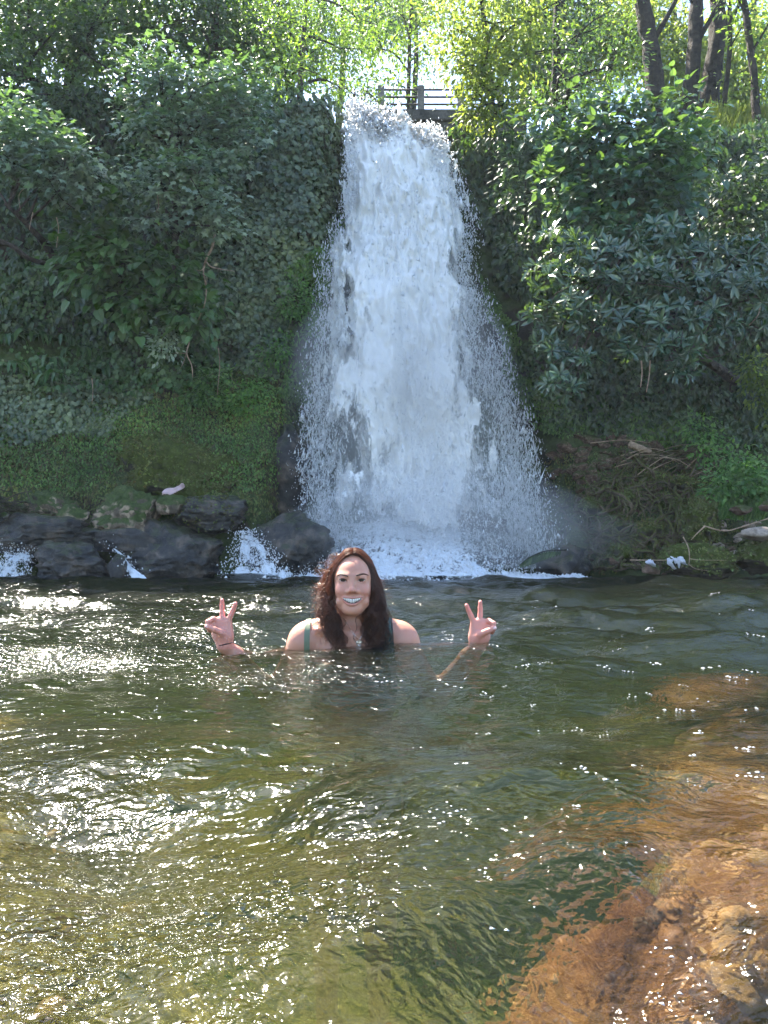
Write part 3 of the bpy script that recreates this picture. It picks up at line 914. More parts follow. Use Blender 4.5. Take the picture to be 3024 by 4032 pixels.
bedrock('orange brown submerged slab at the lower right', (0.70, 1.00, -0.43), (0.80, 0.40, 0.36), M['bed_rock'], 61, 9, 0.45)
bedrock('dark brown submerged rock in the lower right corner', (0.52, 0.62, -0.42), (0.56, 0.20, 0.34), M['bed_rock2'], 63, 9, 0.4)
bedrock('copper coloured submerged rock left of the slab', (0.30, 0.93, -0.46), (0.38, 0.27, 0.40), M['bed_rock'], 71, 9, 0.25)
bedrock('brown submerged rock behind the orange slab', (0.95, 1.55, -0.50), (0.55, 0.22, 0.34), M['bed_rock2'], 65, 8)
bedrock('golden submerged rock right of the raised hand', (1.25, 2.45, -0.50), (0.55, 0.28, 0.36), M['bed_rock'], 67, 8)


# stones lying on the bed and on the slabs, seen through the water
def bed_stones():
    r = np.random.default_rng(41)
    bed = bpy.data.objects['river_bed']
    slabs = [o for o in bpy.data.objects if o.name.startswith('submerged_rock')]
    dgp = bpy.context.evaluated_depsgraph_get()
    m, nt, out = new_mat('bed_stone')
    L = nt.links.new
    oi = N(nt, 'ObjectInfo')
    rc = ramp(nt, [(0, (.06, .03, .015)), (.3, (.22, .085, .025)), (.6, (.48, .22, .06)), (.85, (.70, .42, .16)), (1, (.16, .13, .09))], oi.outputs['Random'])
    tc = N(nt, 'TexCoord'); nz = N(nt, 'TexNoise', i_Scale=3.0, i_Detail=5.0); L(tc.outputs['Object'], nz.inputs['Vector'])
    mu = N(nt, 'MixRGB', blend_type='MULTIPLY', i_0=.6); L(rc.outputs[0], mu.inputs[1]); L(nz.outputs[0], mu.inputs[2])
    pr = N(nt, 'BsdfPrincipled', i_Roughness=.7); L(mu.outputs[0], pr.inputs['Base Color']); L(pr.outputs[0], out.inputs[0])
    mes = [mesh_data('stone', rock_shape(300 + k, ICO2, 7, .2, 0), ICO2[1], m, True) for k in range(6)]
    for k in range(290):
        if k < 170:
            x, y = r.uniform(.08, 1.15), r.uniform(.45, 1.75)
        else:
            y = r.uniform(.6, 3.2); x = r.uniform(-.75, .75) * y
        z, par = float(bed_z(x, y)), bed
        for s in slabs:
            ok, p, n_, i_ = s.ray_cast(Vector((x, y, 1)) - s.location, Vector((0, 0, -1)))
            if ok and p.z + s.location.z > z: z, par = p.z + s.location.z, s
        sz = r.uniform(.007, .024) * (1 if k < 170 else 2.2)
        if z + sz * .5 > -.02: continue
        o = bpy.data.objects.new('stone', mes[k % 6]); COL.objects.link(o)
        o.parent = par
        o.location = Vector((x, y, z + sz * .2)) - par.location
        o.scale = (sz * r.uniform(.9, 1.5), sz, sz * r.uniform(.5, .8)); o.rotation_euler = (0, 0, r.uniform(0, 6.28))


bed_stones()


# ------------------------------------------------------------------ scree, roots and litter on the right bank
def bank_point(u, v, lift=0.0):
    """where the line of sight through (u, v) meets the cliff"""
    Y = np.linspace(10.6, 16, 260)
    P = at_v(np.full(260, float(u)), np.full(260, float(v)), Y)
    hit = np.nonzero(P[:, 1] >= cliff_y(P[:, 0], P[:, 2]))[0]
    p = P[hit[0]] if len(hit) else P[-1]
    return p + np.array([0, -lift, lift * 0.5])


STONES = [rock_shape(100 + k, ICO2, 9, 0.2, 0.0) for k in range(7)]
STONE_ME = [mesh_data('scree_stone', V, ICO2[1], M['stone']) for V in STONES]
r_ = np.random.default_rng(9)
spots = []
while len(spots) < 150:
    u = r_.uniform(2170, 2990); v = r_.uniform(1690, 2265)
    top = np.interp(u, [2170, 2300, 2500, 2800, 2990], [1760, 1690, 1730, 1830, 2050])
    if v < top: continue
    upper = v < 1960 and u < 2620
    if not upper and r_.random() < 0.62: continue
    spots.append((u, v, r_.uniform(12, 34) if upper else r_.uniform(9, 24)))
for k, (u, v, px) in enumerate(spots):
    p = bank_point(u, v, 0.03)
    o = bpy.data.objects.new('scree_stone', STONE_ME[k % 7]); COL.objects.link(o)
    s = px * p[1] / FPX
    o.scale = (s * r_.uniform(.9, 1.6), s, s * r_.uniform(.55, 1.0))
    o.rotation_euler = (r_.uniform(-.5, .5), r_.uniform(-.5, .5), r_.uniform(0, 6.28))
    o.location = p
    o['category'] = 'stone'
    o['group'] = 'loose stones on the right bank'
    size = 'large' if px > 26 else ('small' if px < 16 else 'middle sized')
    if v < 1960 and u < 2620:
        where = 'beside the waterfall spray' if u < 2330 else ('below the pale log end' if u > 2470 else 'in the middle of the scree')
        o['label'] = '%s reddish stone %s, %s' % (size, where, 'upper scree' if v < 1830 else 'lower scree')
    else:
        where = 'near the waterfall spray' if u < 2330 else ('below the mossy mound' if u > 2640 else 'among the middle roots')
        o['label'] = '%s brown stone %s, %s of the right bank' % (size, where, 'top' if v < 1930 else ('middle' if v < 2120 else 'foot'))

# pale stones strewn along the right edge of the bank
PALE_ME = [mesh_data('pale_stone', V, ICO2[1], M['rock_pale']) for V in STONES]
for k in range(34):
    u = r_.uniform(2640, 3040); v = r_.uniform(2050, 2262)
    px = r_.uniform(8, 24)
    p = bank_point(u, v, 0.10)
    o = bpy.data.objects.new('pale_stone', PALE_ME[k % 7]); COL.objects.link(o)
    s = px * p[1] / FPX
    o.scale = (s * r_.uniform(.9, 1.7), s, s * r_.uniform(.5, .9)); o.rotation_euler = (r_.uniform(-.4, .4), r_.uniform(-.4, .4), r_.uniform(0, 6.28)); o.location = p
    o['category'] = 'stone'; o['group'] = 'pale stones at the right edge'
    o['label'] = '%s pale stone %s, %s' % ('large' if px > 17 else 'small', 'near the right edge' if u > 2850 else 'right of the root tangle', 'upper' if v < 2120 else ('middle' if v < 2195 else 'by the water'))

# moss cushions under the roots
for k, (u, v, w, h) in enumerate([(2480, 1950, 150, 90), (2560, 1890, 170, 80), (2640, 1990, 130, 90), (2420, 2060, 160, 110), (2560, 2090, 170, 100),
                                  (2330, 1990, 120, 90), (2300, 2130, 150, 120), (2470, 2180, 150, 90), (2700, 1900, 160, 70), (2260, 2220, 130, 80)]):
    p = bank_point(u, v)
    boulder('moss cushion with brown roots over it, %s of the right bank' % ['upper middle', 'top', 'middle', 'lower middle', 'centre', 'left', 'lower left', 'water side', 'upper right', 'lowest left'][k],
            u - w / 2, u + w / 2, v - h / 2, v + h / 2, p[1] - 0.05, 0.25, MS, 70 + k, 4, 0.4, ico=ICO3, fuzz=500, name='moss_cushion', group='moss cushions on the right bank', cat='moss')


def root_line(u, v, length, seed, droop=0.5):
    r = np.random.default_rng(seed)
    a = r.uniform(-math.pi, math.pi) if r.random() < 0.4 else r.normal(math.pi / 2, 0.9)
    pts, du = [], a
    x, y = u, v
    for k in range(7):
        p = bank_point(x, y, 0.10 + 0.12 * r.random() + (0.06 if 1 < k < 5 else 0))
        pts.append(p)
        du += r.normal(0, 0.55)
        x += math.cos(du) * length / 6; y += math.sin(du) * length / 6
        y = min(y, 2262)
    return spline(pts, 14)


tangle = thing('root_tangle', bank_point(2480, 2100), 'tangle of mossy brown roots spilling down the right bank', 'roots')
r_ = np.random.default_rng(31)
k = 0
while k < 190:
    u = r_.uniform(2190, 2760); v = r_.uniform(1820, 2250)
    if v < np.interp(u, [2190, 2400, 2600, 2760], [2020, 1860, 1800, 1800]): continue
    L_ = r_.uniform(70, 260)
    P = root_line(u, v, L_, 500 + k)
    rad = r_.uniform(0.010, 0.034) * (1.3 if r_.random() < .2 else 1)
    V, F = tube(P, rad * np.linspace(1.0, 0.35, 14), 5, 0.5)
    mk('root', V, F, M['root'], tangle, smooth=True)
    k += 1
heap = thing('twig_heap', bank_point(2560, 1830), 'heap of thin dead twigs lodged at the top of the right bank', 'twigs')
for k in range(46):
    u = r_.uniform(2420, 2830); v = 1800 + (u - 2420) * 0.07 + r_.normal(18, 26)
    a = r_.normal(0.25, 0.35); L_ = r_.uniform(80, 260)
    q = [bank_point(u - math.cos(a) * L_ / 2, v + math.sin(a) * L_ / 2, .15), bank_point(u, v, .24 + .1 * r_.random()), bank_point(u + math.cos(a) * L_ / 2, v - math.sin(a) * L_ / 2, .15)]
    V, F = tube(spline(q, 9), np.linspace(0.012, 0.004, 9) * r_.uniform(.5, 1.3), 5)
    mk('twig', V, F, M['root'] if k % 4 else M['twig'], heap, smooth=True)


def stick(label, pts, r0, r1, mat, name='driftwood_branch', n=22, cat='branch', twigs=()):
    P = spline(pts, n)
    root = thing(name, pts[0], label, cat)
    V, F = tube(P, np.linspace(r0, r1, n), 7, 0.3)
    mk('stem', V, F, mat, root, smooth=True)
    for tp_, tr in twigs:
        V, F = tube(spline(tp_, 10), np.linspace(tr, tr * 0.4, 10), 5)
        mk('side_twig', V, F, mat, root, smooth=True)
    return root


stick('thick brown root arching over the middle of the right bank', [at(2410, 1935, 12.2), at(2465, 1960, 12.0), at(2488, 2000, 11.9), at(2478, 2025, 12.0)], .035, .02, M['root'])
stick('pale broken log end sticking out above the roots', [at(2480, 1752, 13.6), at(2520, 1765, 13.5), at(2560, 1782, 13.6)], .07, .05, M['twig'], 'log', cat='log')
stick('long pale stick across the rock bench on the right', [at(2770, 2070, 10.9), at(2850, 2090, 10.9), at(2920, 2075, 10.9), at(3060, 2030, 11)], .010, .007, M['twig'],
      twigs=[([at(2775, 2072, 10.9), at(2745, 2100, 10.8), at(2722, 2125, 10.8)], .012)])
stick('thin white twig hanging down over the mossy rock bench', [at(2690, 2115, 10.75), at(2708, 2150, 10.7), at(2715, 2190, 10.7), at(2712, 2225, 10.7)], .009, .006, M['twig'],
      twigs=[([at(2712, 2222, 10.7), at(2740, 2240, 10.7), at(2790, 2248, 10.7)], .007), ([at(2715, 2200, 10.7), at(2760, 2205, 10.7), at(2860, 2206, 10.8)], .006)])
stick('thin grey stick lying low along the right water line', [at(2480, 2205, 10.9), at(2560, 2206, 10.8), at(2660, 2205, 10.8)], .01, .006, M['twig'])

# bare white rags snagged at the water's edge
M['rag'] = plain('white_rag', (0.62, 0.62, 0.66), 0.7, 0.2, noise=0.25, trans=0.3)
M['cloth_pink'] = plain('pink_cloth', (0.62, 0.45, 0.46), 0.75, 0.2, noise=0.15, trans=0.2)
M['scrap'] = plain('pale_blue_paper', (0.62, 0.72, 0.85), 0.6, 0.2, noise=0.1, trans=0.2)


def rag(name, label, u, v, w, h, Y, mat, seed, strips=6):
    root = thing(name, at(u, v + h / 2, Y), label, 'litter')
    r = np.random.default_rng(seed)
    for k in range(strips):
        x0 = u + (k / max(strips - 1, 1) - .5) * w + r.normal(0, 4)
        ln = h * r.uniform(.5, 1)
        c = spline([at(x0, v - h / 2 + r.uniform(-6, 6), Y), at(x0 + r.normal(4, 8), v - h / 2 + ln * .5, Y - .05), at(x0 + r.normal(12, 10), v - h / 2 + ln, Y - .02)], 10)
        wd = r.uniform(6, 15) * Y / FPX * np.sin(np.linspace(.5, 2.9, 10))
        n_ = fbm(c * 14 + k, 2)
        A = c + np.stack([wd, 0.04 * n_, 0.02 * n_], -1); B = c - np.stack([wd, -0.04 * n_, 0.02 * n_], -1)
        Cc = c + np.stack([0 * wd, -0.03 - 0.03 * n_, 0 * wd], -1)
        V = np.stack([A, Cc, B], 0).reshape(-1, 3)
        mk('strip', V, grid_faces(3, 10), mat, root, smooth=True)
    return root


rag('plastic_rag', 'shredded white plastic rag caught on the right water-line sticks', 2665, 2218, 60, 45, 10.7, M['rag'], 5, 8)
rag('plastic_rag', 'small white plastic shred left of the larger rag', 2555, 2222, 24, 26, 10.8, M['rag'], 6, 4)


def cloth_piece(name, label, pts, Y, mat, seed, thick=0.012):
    """crumpled sheet from a photo outline, draped with folds of its own"""
    P2 = np.array(pts, dtype=np.float64)
    c = P2.mean(0)
    rings = []
    n = 40
    per = spline(np.concatenate([P2, P2[:1]]), n + 1)[:-1]
    for k in range(7):
        rings.append(c + (per - c) * (k / 6))
    R = np.stack(rings, 0)
    V = at_v(R[..., 0], R[..., 1], np.full(R.shape[:2], float(Y)))
    f = fbm(V * 6 + seed, 3)
    V[..., 1] += 0.16 * f + 0.05 * np.abs(fbm(V * 16 + seed, 2)) - (V[..., 2] - V[..., 2].mean()) * -0.6
    F = []
    for k in range(6):
        for j in range(n):
            a, b = k * n + j, k * n + (j + 1) % n
            F.append((a, b, b + n, a + n))
    o = mk(name, V.reshape(-1, 3), np.array(F), mat, smooth=True, label=label, cat='litter')
    so = o.modifiers.new('thick', 'SOLIDIFY'); so.thickness = thick
    return o


cloth_piece('cloth_rag', 'crumpled pale pink cloth lying on the left rocks', [(640, 1950), (650, 1925), (690, 1918), (718, 1902), (722, 1918), (690, 1938), (672, 1948), (655, 1944)], 11.9, M['cloth_pink'], 3)
cloth_piece('paper_scrap', 'small pale blue scrap on the left mossy bank', [(634, 1813), (645, 1818), (660, 1812), (652, 1826), (643, 1828)], 12.1, M['scrap'], 8, 0.006)

# driftwood heap at the left edge
drift = thing('driftwood_heap', bank_point(40, 2030), 'heap of grey driftwood sticks at the left edge', 'driftwood')
for k in range(70):
    u = r_.uniform(-90, 135); v = r_.uniform(1925, 2045)
    if v < np.interp(u, [-90, 0, 135], [1900, 1915, 1985]): continue
    a = r_.normal(0.1, 0.55); L_ = r_.uniform(60, 170)
    Y = 11.75 + r_.uniform(-.25, .15)
    q = [at(u - math.cos(a) * L_ / 2, v - math.sin(a) * L_ / 2, Y + r_.normal(0, .06)), at(u, v + r_.normal(0, 6), Y), at(u + math.cos(a) * L_ / 2, v + math.sin(a) * L_ / 2, Y + r_.normal(0, .06))]
    V, F = tube(spline(q, 8), np.linspace(1, .5, 8) * r_.uniform(.007, .016), 5)
    mk('stick', V, F, M['bark'], drift, smooth=True)


# ------------------------------------------------------------------ footbridge above the fall
def box(c, s, bev=0.012, rough=0.0):
    bm = bmesh.new(); bmesh.ops.create_cube(bm, size=1.0)
    for v in bm.verts: v.co = Vector((v.co.x * s[0], v.co.y * s[1], v.co.z * s[2]))
    bmesh.ops.bevel(bm, geom=bm.edges[:], offset=bev, segments=2, affect='EDGES')
    V = np.array([v.co[:] for v in bm.verts]) + np.array(c)
    bm.verts.index_update()
    F3 = [[v.index for v in f.verts] for f in bm.faces]
    bm.free()
    by = {}
    for f in F3: by.setdefault(len(f), []).append(f)
    return V, [np.array(f) for f in by.values()]


BY = 18.6
b0, b1 = at(1380, 480, BY), at(2080, 470, BY)
zt = at(1640, 446, BY - .6)[2]
bridge = thing('footbridge', (0.5, BY, zt - .7), 'old concrete footbridge with iron railings above the waterfall', 'bridge')
M['iron'] = plain('rusty_iron', (0.05, 0.04, 0.035), 0.7, 0.3, noise=0.4)
M['conc_dark'] = earth_mat('dark_concrete', [(0.05, 0.047, 0.042), (0.11, 0.1, 0.088), (0.19, 0.17, 0.145)], 1.6, None, bump=0.3)  # darker tone than the posts, for deck, girders and abutments
for nm, c, s, mt in (('deck', (1.6, BY, zt - .14), (3.6, 1.6, .26), M['conc_dark']), ('girder', (1.6, BY - .62, zt - .42), (3.6, .22, .29), M['conc_dark']),
                     ('girder', (1.6, BY + .6, zt - .42), (3.6, .22, .29), M['conc_dark']), ('abutment', (2.75, BY - .1, zt - 1.0), (1.1, 1.7, 1.58), M['conc_dark']),
                     ('abutment', (-0.1, BY - .1, zt - 1.0), (.6, 1.7, 1.58), M['conc_dark'])):
    V, F = box(c, s)
    mk(nm, V, F, mt, bridge)
for x in np.arange(-0.1, 3.4, 0.95):
    for dy in (-.7, .7):
        V, F = box((x + .03, BY + dy, zt + .30), (.16, .13, .62), .02)
        mk('post', V, F, M['concrete'], bridge)
for dy in (-.7, .7):
    for dz in (.16, .34, .52):
        V, F = tube(np.array([(-.2, BY + dy, zt + dz), (3.35, BY + dy, zt + dz)]), .024, 6)
        mk('rail', V, F, M['iron'], bridge, smooth=True)

# ------------------------------------------------------------------ leaves
def tmpl(pts, mid=None, fold=0.12, curl=0.12):
    """half outline (x >= 0) from base to tip -> folded leaf, faces as triangles; length 1 along +y"""
    half = np.array(pts, dtype=np.float64)
    n = len(half)
    ys = half[:, 1]
    R = np.stack([half[:, 0], ys, np.abs(half[:, 0]) * fold * 2 - curl * ys ** 2], -1)
    Lf = R * np.array([-1, 1, 1])
    C = np.stack([0 * ys, ys, -curl * ys ** 2], -1)
    V = np.concatenate([C, R, Lf])
    F = []
    for i in range(n - 1):
        for o in (n, 2 * n):
            q = [(i, o + i, o + i + 1), (i, o + i + 1, i + 1)]
            for t in q:
                if half[i, 0] < 1e-6 and t[1] == o + i: continue
                if half[i + 1, 0] < 1e-6 and t[1] == o + i + 1: continue
                F.append(t if o == n else t[::-1])
    return V, np.array(F)


def star(lobes, notch=0.45, fold=0.06):
    """lobed leaf: lobes = (angle from +y in degrees, length)"""
    pts = [(0.0, -0.0)]
    out = []
    L_ = sorted(lobes)
    for k, (a, l) in enumerate(L_):
        out.append((math.radians(a), l))
        if k < len(L_) - 1:
            b, m_ = L_[k + 1]
            out.append((math.radians((a + b) / 2), notch * (l + m_) / 2))
    c = np.array((0, 0.32, 0.0))
    ring = [(math.sin(a) * l, 0.32 + math.cos(a) * l, -fold * l * l + (fold * .8 if i % 2 else 0)) for i, (a, l) in enumerate(out)]
    ring = [(0, 0, 0)] + ring
    V = np.array([c] + ring)
    n = len(ring)
    F = [(0, 1 + (i + 1) % n, 1 + i) for i in range(n)]
    return V, np.array(F)


LEAF_OVAL = tmpl([(0, 0), (0.25, 0.34), (0.20, 0.68), (0, 1)])
LEAF_FAR = tmpl([(0, 0), (0.27, 0.45), (0, 1)])
LEAF_WALL = tmpl([(0, 0.0), (0.38, 0.16), (0.26, 0.6), (0, 1)], fold=0.16, curl=0.16)
LEAF_HEART = tmpl([(0, 0.02), (0.28, -0.04), (0.40, 0.22), (0.30, 0.6), (0.1, 0.88), (0, 1)], fold=0.16, curl=0.16)
LEAF_LANCE = tmpl([(0, 0), (0.13, 0.42), (0.12, 0.76), (0, 1)], fold=0.16, curl=0.18)
LEAF_MAPLE = star([(-130, .36), (-72, .56), (0, .70), (72, .56), (130, .36)], 0.5)
LEAF_IVY = star([(-120, .40), (-62, .48), (0, .68), (62, .48), (120, .40)], 0.72)
LEAF_SMALL = (np.array([(0, 0, 0), (.28, .45, .05), (0, 1, -.05), (-.28, .45, .05)]), np.array([(0, 1, 2), (0, 2, 3)]))


def frame_matrix(p, d, n, s):
    from mathutils import Matrix
    d = d / np.linalg.norm(d); n = n - (n @ d) * d; n = n / max(np.linalg.norm(n), 1e-6)
    x = np.cross(d, n)
    m = Matrix.Identity(4)
    for i in range(3):
        m[i][0], m[i][1], m[i][2], m[i][3] = x[i] * s, d[i] * s, n[i] * s, p[i]
    return m


def put_leaves(root, part_name, T, P, D, Nn, S, mat, n_single, r, part_label=None):
    """crown of many leaves: the n_single nearest are objects of their own, the rest one mesh"""
    n_single = min(n_single, len(P))
    order = np.argsort(P[:, 1] + r.normal(0, 0.15, len(P)))
    one, rest = order[:n_single], order[n_single:]
    V, F = leaves(T, P[rest], D[rest], Nn[rest], S[rest])
    crown = mk(part_name, V, F, mat, root, kind='stuff')
    if n_single:
        me = mesh_data('leaf', T[0], T[1], mat)
        base = np.array(root.matrix_world.translation)
        for i in one:
            o = bpy.data.objects.new('leaf', me)
            COL.objects.link(o)
            o.parent = crown
            o.matrix_local = frame_matrix(P[i] - base, D[i], Nn[i], S[i])
    return crown


def sprays(clusters, per, size, r, mode='tier', spread=1.0, jit=0.35):
    """leaf positions in clusters (u, v, Y, ru, rv, ry, sprigs): sprigs inside an ellipsoid, leaves round each sprig"""
    Ps, Ds, Ns, cs = [], [], [], []
    for (u, v, Y, ru, rv, ry, ns) in clusters:
        c = at(u, v, Y)
        rad = np.array((ru * Y / FPX, ry, rv * Y / FPX))
        cs.append(c)
        q = nrm(r.normal(size=(ns, 3))) * (r.random((ns, 1)) ** 0.45)
        q = q * (1 + 0.35 * fbm(q * 2.0 + u * 0.01, 2))[:, None]
        sp = c + q * rad
        outw = nrm(q * np.array([1, 1, .6]) + np.array([0, -0.35, 0.15]))
        for k in range(ns):
            m_ = max(3, int(per * r.uniform(.6, 1.4)))
            if mode == 'whorl':          # rosette of long leaves round a twig tip
                ax = nrm(outw[k] + r.normal(0, .35, 3) + np.array([0, 0, .25]))
                a = nrm(np.cross(ax, r.normal(size=3))); b = np.cross(ax, a)
                th = np.arange(m_) * 2 * math.pi / m_ + r.normal(0, .25, m_)
                tilt = r.uniform(0.05, 0.75, m_)[:, None]
                d = nrm((np.cos(th)[:, None] * a + np.sin(th)[:, None] * b) * (1 - tilt * .5) + ax * tilt)
                P = sp[k] + d * size * 0.08
                n = nrm(ax + 0.25 * r.normal(size=(m_, 3)) - d * 0.2)
            else:
                h = r.normal(size=(m_, 3)) * size * spread * (np.array([1.5, 1.5, .45]) if mode == 'tier' else np.array([1.1, 1.1, 1.1]))
                P = sp[k] + h
                d = nrm(nrm(h) * .7 + outw[k] * .6 + np.array([0, -.1, -.55]) + r.normal(size=(m_, 3)) * .3)
                n = nrm(np.array([0, -.45, .8]) + outw[k] * .35 + r.normal(size=(m_, 3)) * jit)
            Ps.append(P); Ds.append(d); Ns.append(n)
    P, D_, N_ = np.concatenate(Ps), np.concatenate(Ds), np.concatenate(Ns)
    return P, D_, N_, size * r.uniform(.65, 1.25, len(P)), cs


def tree(name, label, cat, trunk, tr, clusters, T, size, per, mat, bark, seed, n_single=0, mode='tier', group=None, limbs=True, spread=1.0, jit=0.35, crown='crown', extra_limbs=()):
    r = np.random.default_rng(seed)
    tp_ = spline(trunk, 24)
    tp_ = tp_ + 0.05 * np.stack([fbm(tp_ * 1.3 + seed, 2), fbm(tp_ * 1.3 + seed + 9, 2), 0 * tp_[:, 0]], -1) * np.linspace(0, 1, 24)[:, None]
    root = thing(name, trunk[0], label, cat, group)
    V, F = tube(tp_, np.linspace(tr[0], tr[1], 24), 9, 0.35)
    mk('trunk', V, F, bark, root, smooth=True)
    P, D_, N_, S, cs = sprays(clusters, per, size, r, mode, spread, jit)
    put_leaves(root, crown, T, P, D_, N_, S, mat, n_single, r)
    if limbs:
        for c, cl in zip(cs, clusters):
            i = int(np.argmin(np.linalg.norm(tp_ - (c - np.array([0, 0, .5])), axis=1)))
            i = min(max(i, 4), 22)
            a = tp_[i]
            mid = (a + c) / 2 + r.normal(0, .12, 3) + np.array([0, 0, .12])
            rr = tr[0] + (tr[1] - tr[0]) * i / 23
            V, F = tube(spline([a, mid, c + np.array([0, 0, -.05])], 12), np.linspace(rr * .6, rr * .2, 12), 6, .3)
            mk('limb', V, F, bark, root, smooth=True)
            w = cl[3] * cl[2] / FPX
            for q in range(3):
                e = c + np.array([r.normal(0, w * .55), r.normal(0, cl[5] * .6), r.normal(0, cl[4] * cl[2] / FPX * .5)])
                V, F = tube(spline([c - (c - mid) * .3, (c + e) / 2 + r.normal(0, .05, 3), e], 8), np.linspace(rr * .25, .006, 8), 5)
                mk('twig', V, F, bark, root, smooth=True)
    for pts, r0, r1 in extra_limbs:
        V, F = tube(spline(pts, 16), np.linspace(r0, r1, 16), 7, .3)
        mk('limb', V, F, bark, root, smooth=True)
    return root


# ------------------------------------------------------------------ cover on the gorge walls
def wall_normal(x, z):
    e = 0.12
    gx = (cliff_y(x + e, z) - cliff_y(x - e, z)) / (2 * e)
    gz = (cliff_y(x, z + e) - cliff_y(x, z - e)) / (2 * e)
    return nrm(np.stack([gx, -np.ones_like(gx), gz], -1))


def in_poly(px, py, poly):
    poly = np.array(poly, dtype=np.float64)
    inside = np.zeros(len(px), dtype=bool)
    j = len(poly) - 1
    for i in range(len(poly)):
        xi, yi = poly[i]; xj, yj = poly[j]
        cross = ((yi > py) != (yj > py)) & (px < (xj - xi) * (py - yi) / (yj - yi + 1e-12) + xi)
        inside ^= cross
        j = i
    return inside


def project(P):
    c, s = math.cos(PITCH), math.sin(PITCH)
    y, z = P[:, 1], P[:, 2] - CAM_H
    f = y * c + z * s
    return 1512 + FPX * P[:, 0] / f, 2016 - FPX * (-y * s + z * c) / f


def cover(name, label, poly, n, T, size, mat, seed, lift=(0.02, 0.14), hang=0.8, patch=0.0, patch_scale=1.2, normal_jit=0.35, n_single=0, kind='stuff', up=0.35):
    """leaves growing on the gorge wall, inside the outline given in photo pixels"""
    r = np.random.default_rng(seed)
    pu = np.array(poly)
    lo, hi = pu.min(0), pu.max(0)
    a, b = at(lo[0], hi[1], 13), at(hi[0], lo[1], 16.5)
    Ps = []
    got = 0
    for _ in range(60):
        m_ = n * 2
        x = r.uniform(min(a[0] * 1.35, a[0] * .8), max(b[0] * 1.35, b[0] * .8), m_); z = r.uniform(max(a[2] - 1.0, 0.02), min(b[2], 9.3), m_)
        y = cliff_y(x, z)
        P = np.stack([x, y, z], -1)
        u, v = project(P)
        k = in_poly(u + 60 * fbm(P * 1.1 + seed, 3), v + 60 * fbm(P * 1.1 + 50 + seed, 3), pu)
        if patch: k &= fbm(P * patch_scale + seed * 7, 3) > (r.random(m_) - 0.75) * patch
        Ps.append(P[k]); got += int(k.sum())
        if got >= n: break
    P = np.concatenate(Ps)[:n]
    Nn = wall_normal(P[:, 0], P[:, 2])
    lf = r.uniform(lift[0], lift[1], len(P))[:, None] * (1 + 0.9 * fbm(P * 2.3 + 3, 3))[:, None]
    P = P + Nn * lf
    D_ = nrm(np.array([0, 0, -hang]) + r.normal(size=P.shape) * np.array([.5, .3, .4]))
    N_ = nrm(Nn + np.array([0, 0, up]) + r.normal(size=P.shape) * normal_jit)
    S = size * r.uniform(.55, 1.3, len(P)) * (1 + .25 * fbm(P * 1.5 + 9, 2))
    V, F = leaves(T, P, D_, N_, S)
    return mk(name, V, F, mat, kind=kind, label=label)


cover('ivy', 'pale green ivy sheet hanging left of the waterfall', [(650, 780), (900, 560), (1180, 380), (1330, 330), (1375, 430), (1345, 800), (1290, 960), (1150, 1150), (1090, 1480), (900, 1500), (760, 1350), (700, 1050)],
      9500, LEAF_IVY, 0.105, M['ivy'], 1)
cover('dark_creeper', 'dark creeper covering the upper left gorge wall', [(-150, 250), (700, 250), (1200, 330), (1100, 600), (800, 900), (760, 1350), (-150, 1350)], 7500, LEAF_WALL, 0.12, M['vine'], 2, (0.05, 0.35))
cover('creeper', 'mid green creeper below the maples on the left wall', [(-150, 1050), (700, 950), (900, 1250), (900, 1520), (500, 1560), (-150, 1500)], 5200, LEAF_IVY, 0.10, M['creeper'], 3, (0.03, 0.25), patch=.5)
cover('small_leaf_ivy', 'small leaved ivy at the left edge under the ferns', [(-150, 1450), (450, 1480), (620, 1560), (420, 1720), (100, 1740), (-150, 1760)], 3600, LEAF_IVY, 0.075, M['ivy'], 4, (0.02, 0.16), patch=.6)
cover('wall_herbs', 'bright small leaved herbs clinging left of the falling water', [(1090, 1150), (1250, 950), (1330, 800), (1350, 900), (1270, 1150), (1230, 1300), (1190, 1600), (1090, 1560)], 5200, LEAF_SMALL, 0.075, M['lush'], 5, (0.02, 0.2), up=.7, patch=.6)
cover('bank_herbs', 'low green herbs on the mossy bank left of the waterfall', [(-150, 1650), (400, 1600), (1000, 1500), (1180, 1550), (1190, 1800), (1060, 1960), (600, 1850), (300, 1950), (-150, 1900)], 9500, LEAF_SMALL, 0.055, M['lush'], 6, (0.0, 0.10), up=.8, patch=1.0, patch_scale=1.8)
cover('bank_moss', 'brown green moss fringe over the left bank', [(-150, 1560), (1150, 1450), (1230, 1500), (1200, 1950), (1050, 2050), (300, 2040), (-150, 1960)], 13000, LEAF_SMALL, 0.06, M['moss'], 7, (0.0, 0.06), up=.3)
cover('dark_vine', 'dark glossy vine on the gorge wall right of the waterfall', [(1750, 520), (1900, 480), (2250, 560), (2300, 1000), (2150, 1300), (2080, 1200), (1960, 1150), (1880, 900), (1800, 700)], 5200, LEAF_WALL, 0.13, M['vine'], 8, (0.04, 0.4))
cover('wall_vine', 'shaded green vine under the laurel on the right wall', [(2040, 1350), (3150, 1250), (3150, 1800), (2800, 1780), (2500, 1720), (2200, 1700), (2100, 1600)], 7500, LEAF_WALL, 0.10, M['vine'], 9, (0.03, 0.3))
cover('right_herbs', 'small dark green herbs beside the lower right of the waterfall', [(1880, 1050), (2000, 1250), (2060, 1450), (2400, 1600), (2700, 1640), (2700, 1760), (2400, 1720), (2200, 1730), (2080, 1680), (1990, 1400)], 9000, LEAF_SMALL, 0.07, M['lush'], 10, (0.0, 0.15), up=.6)
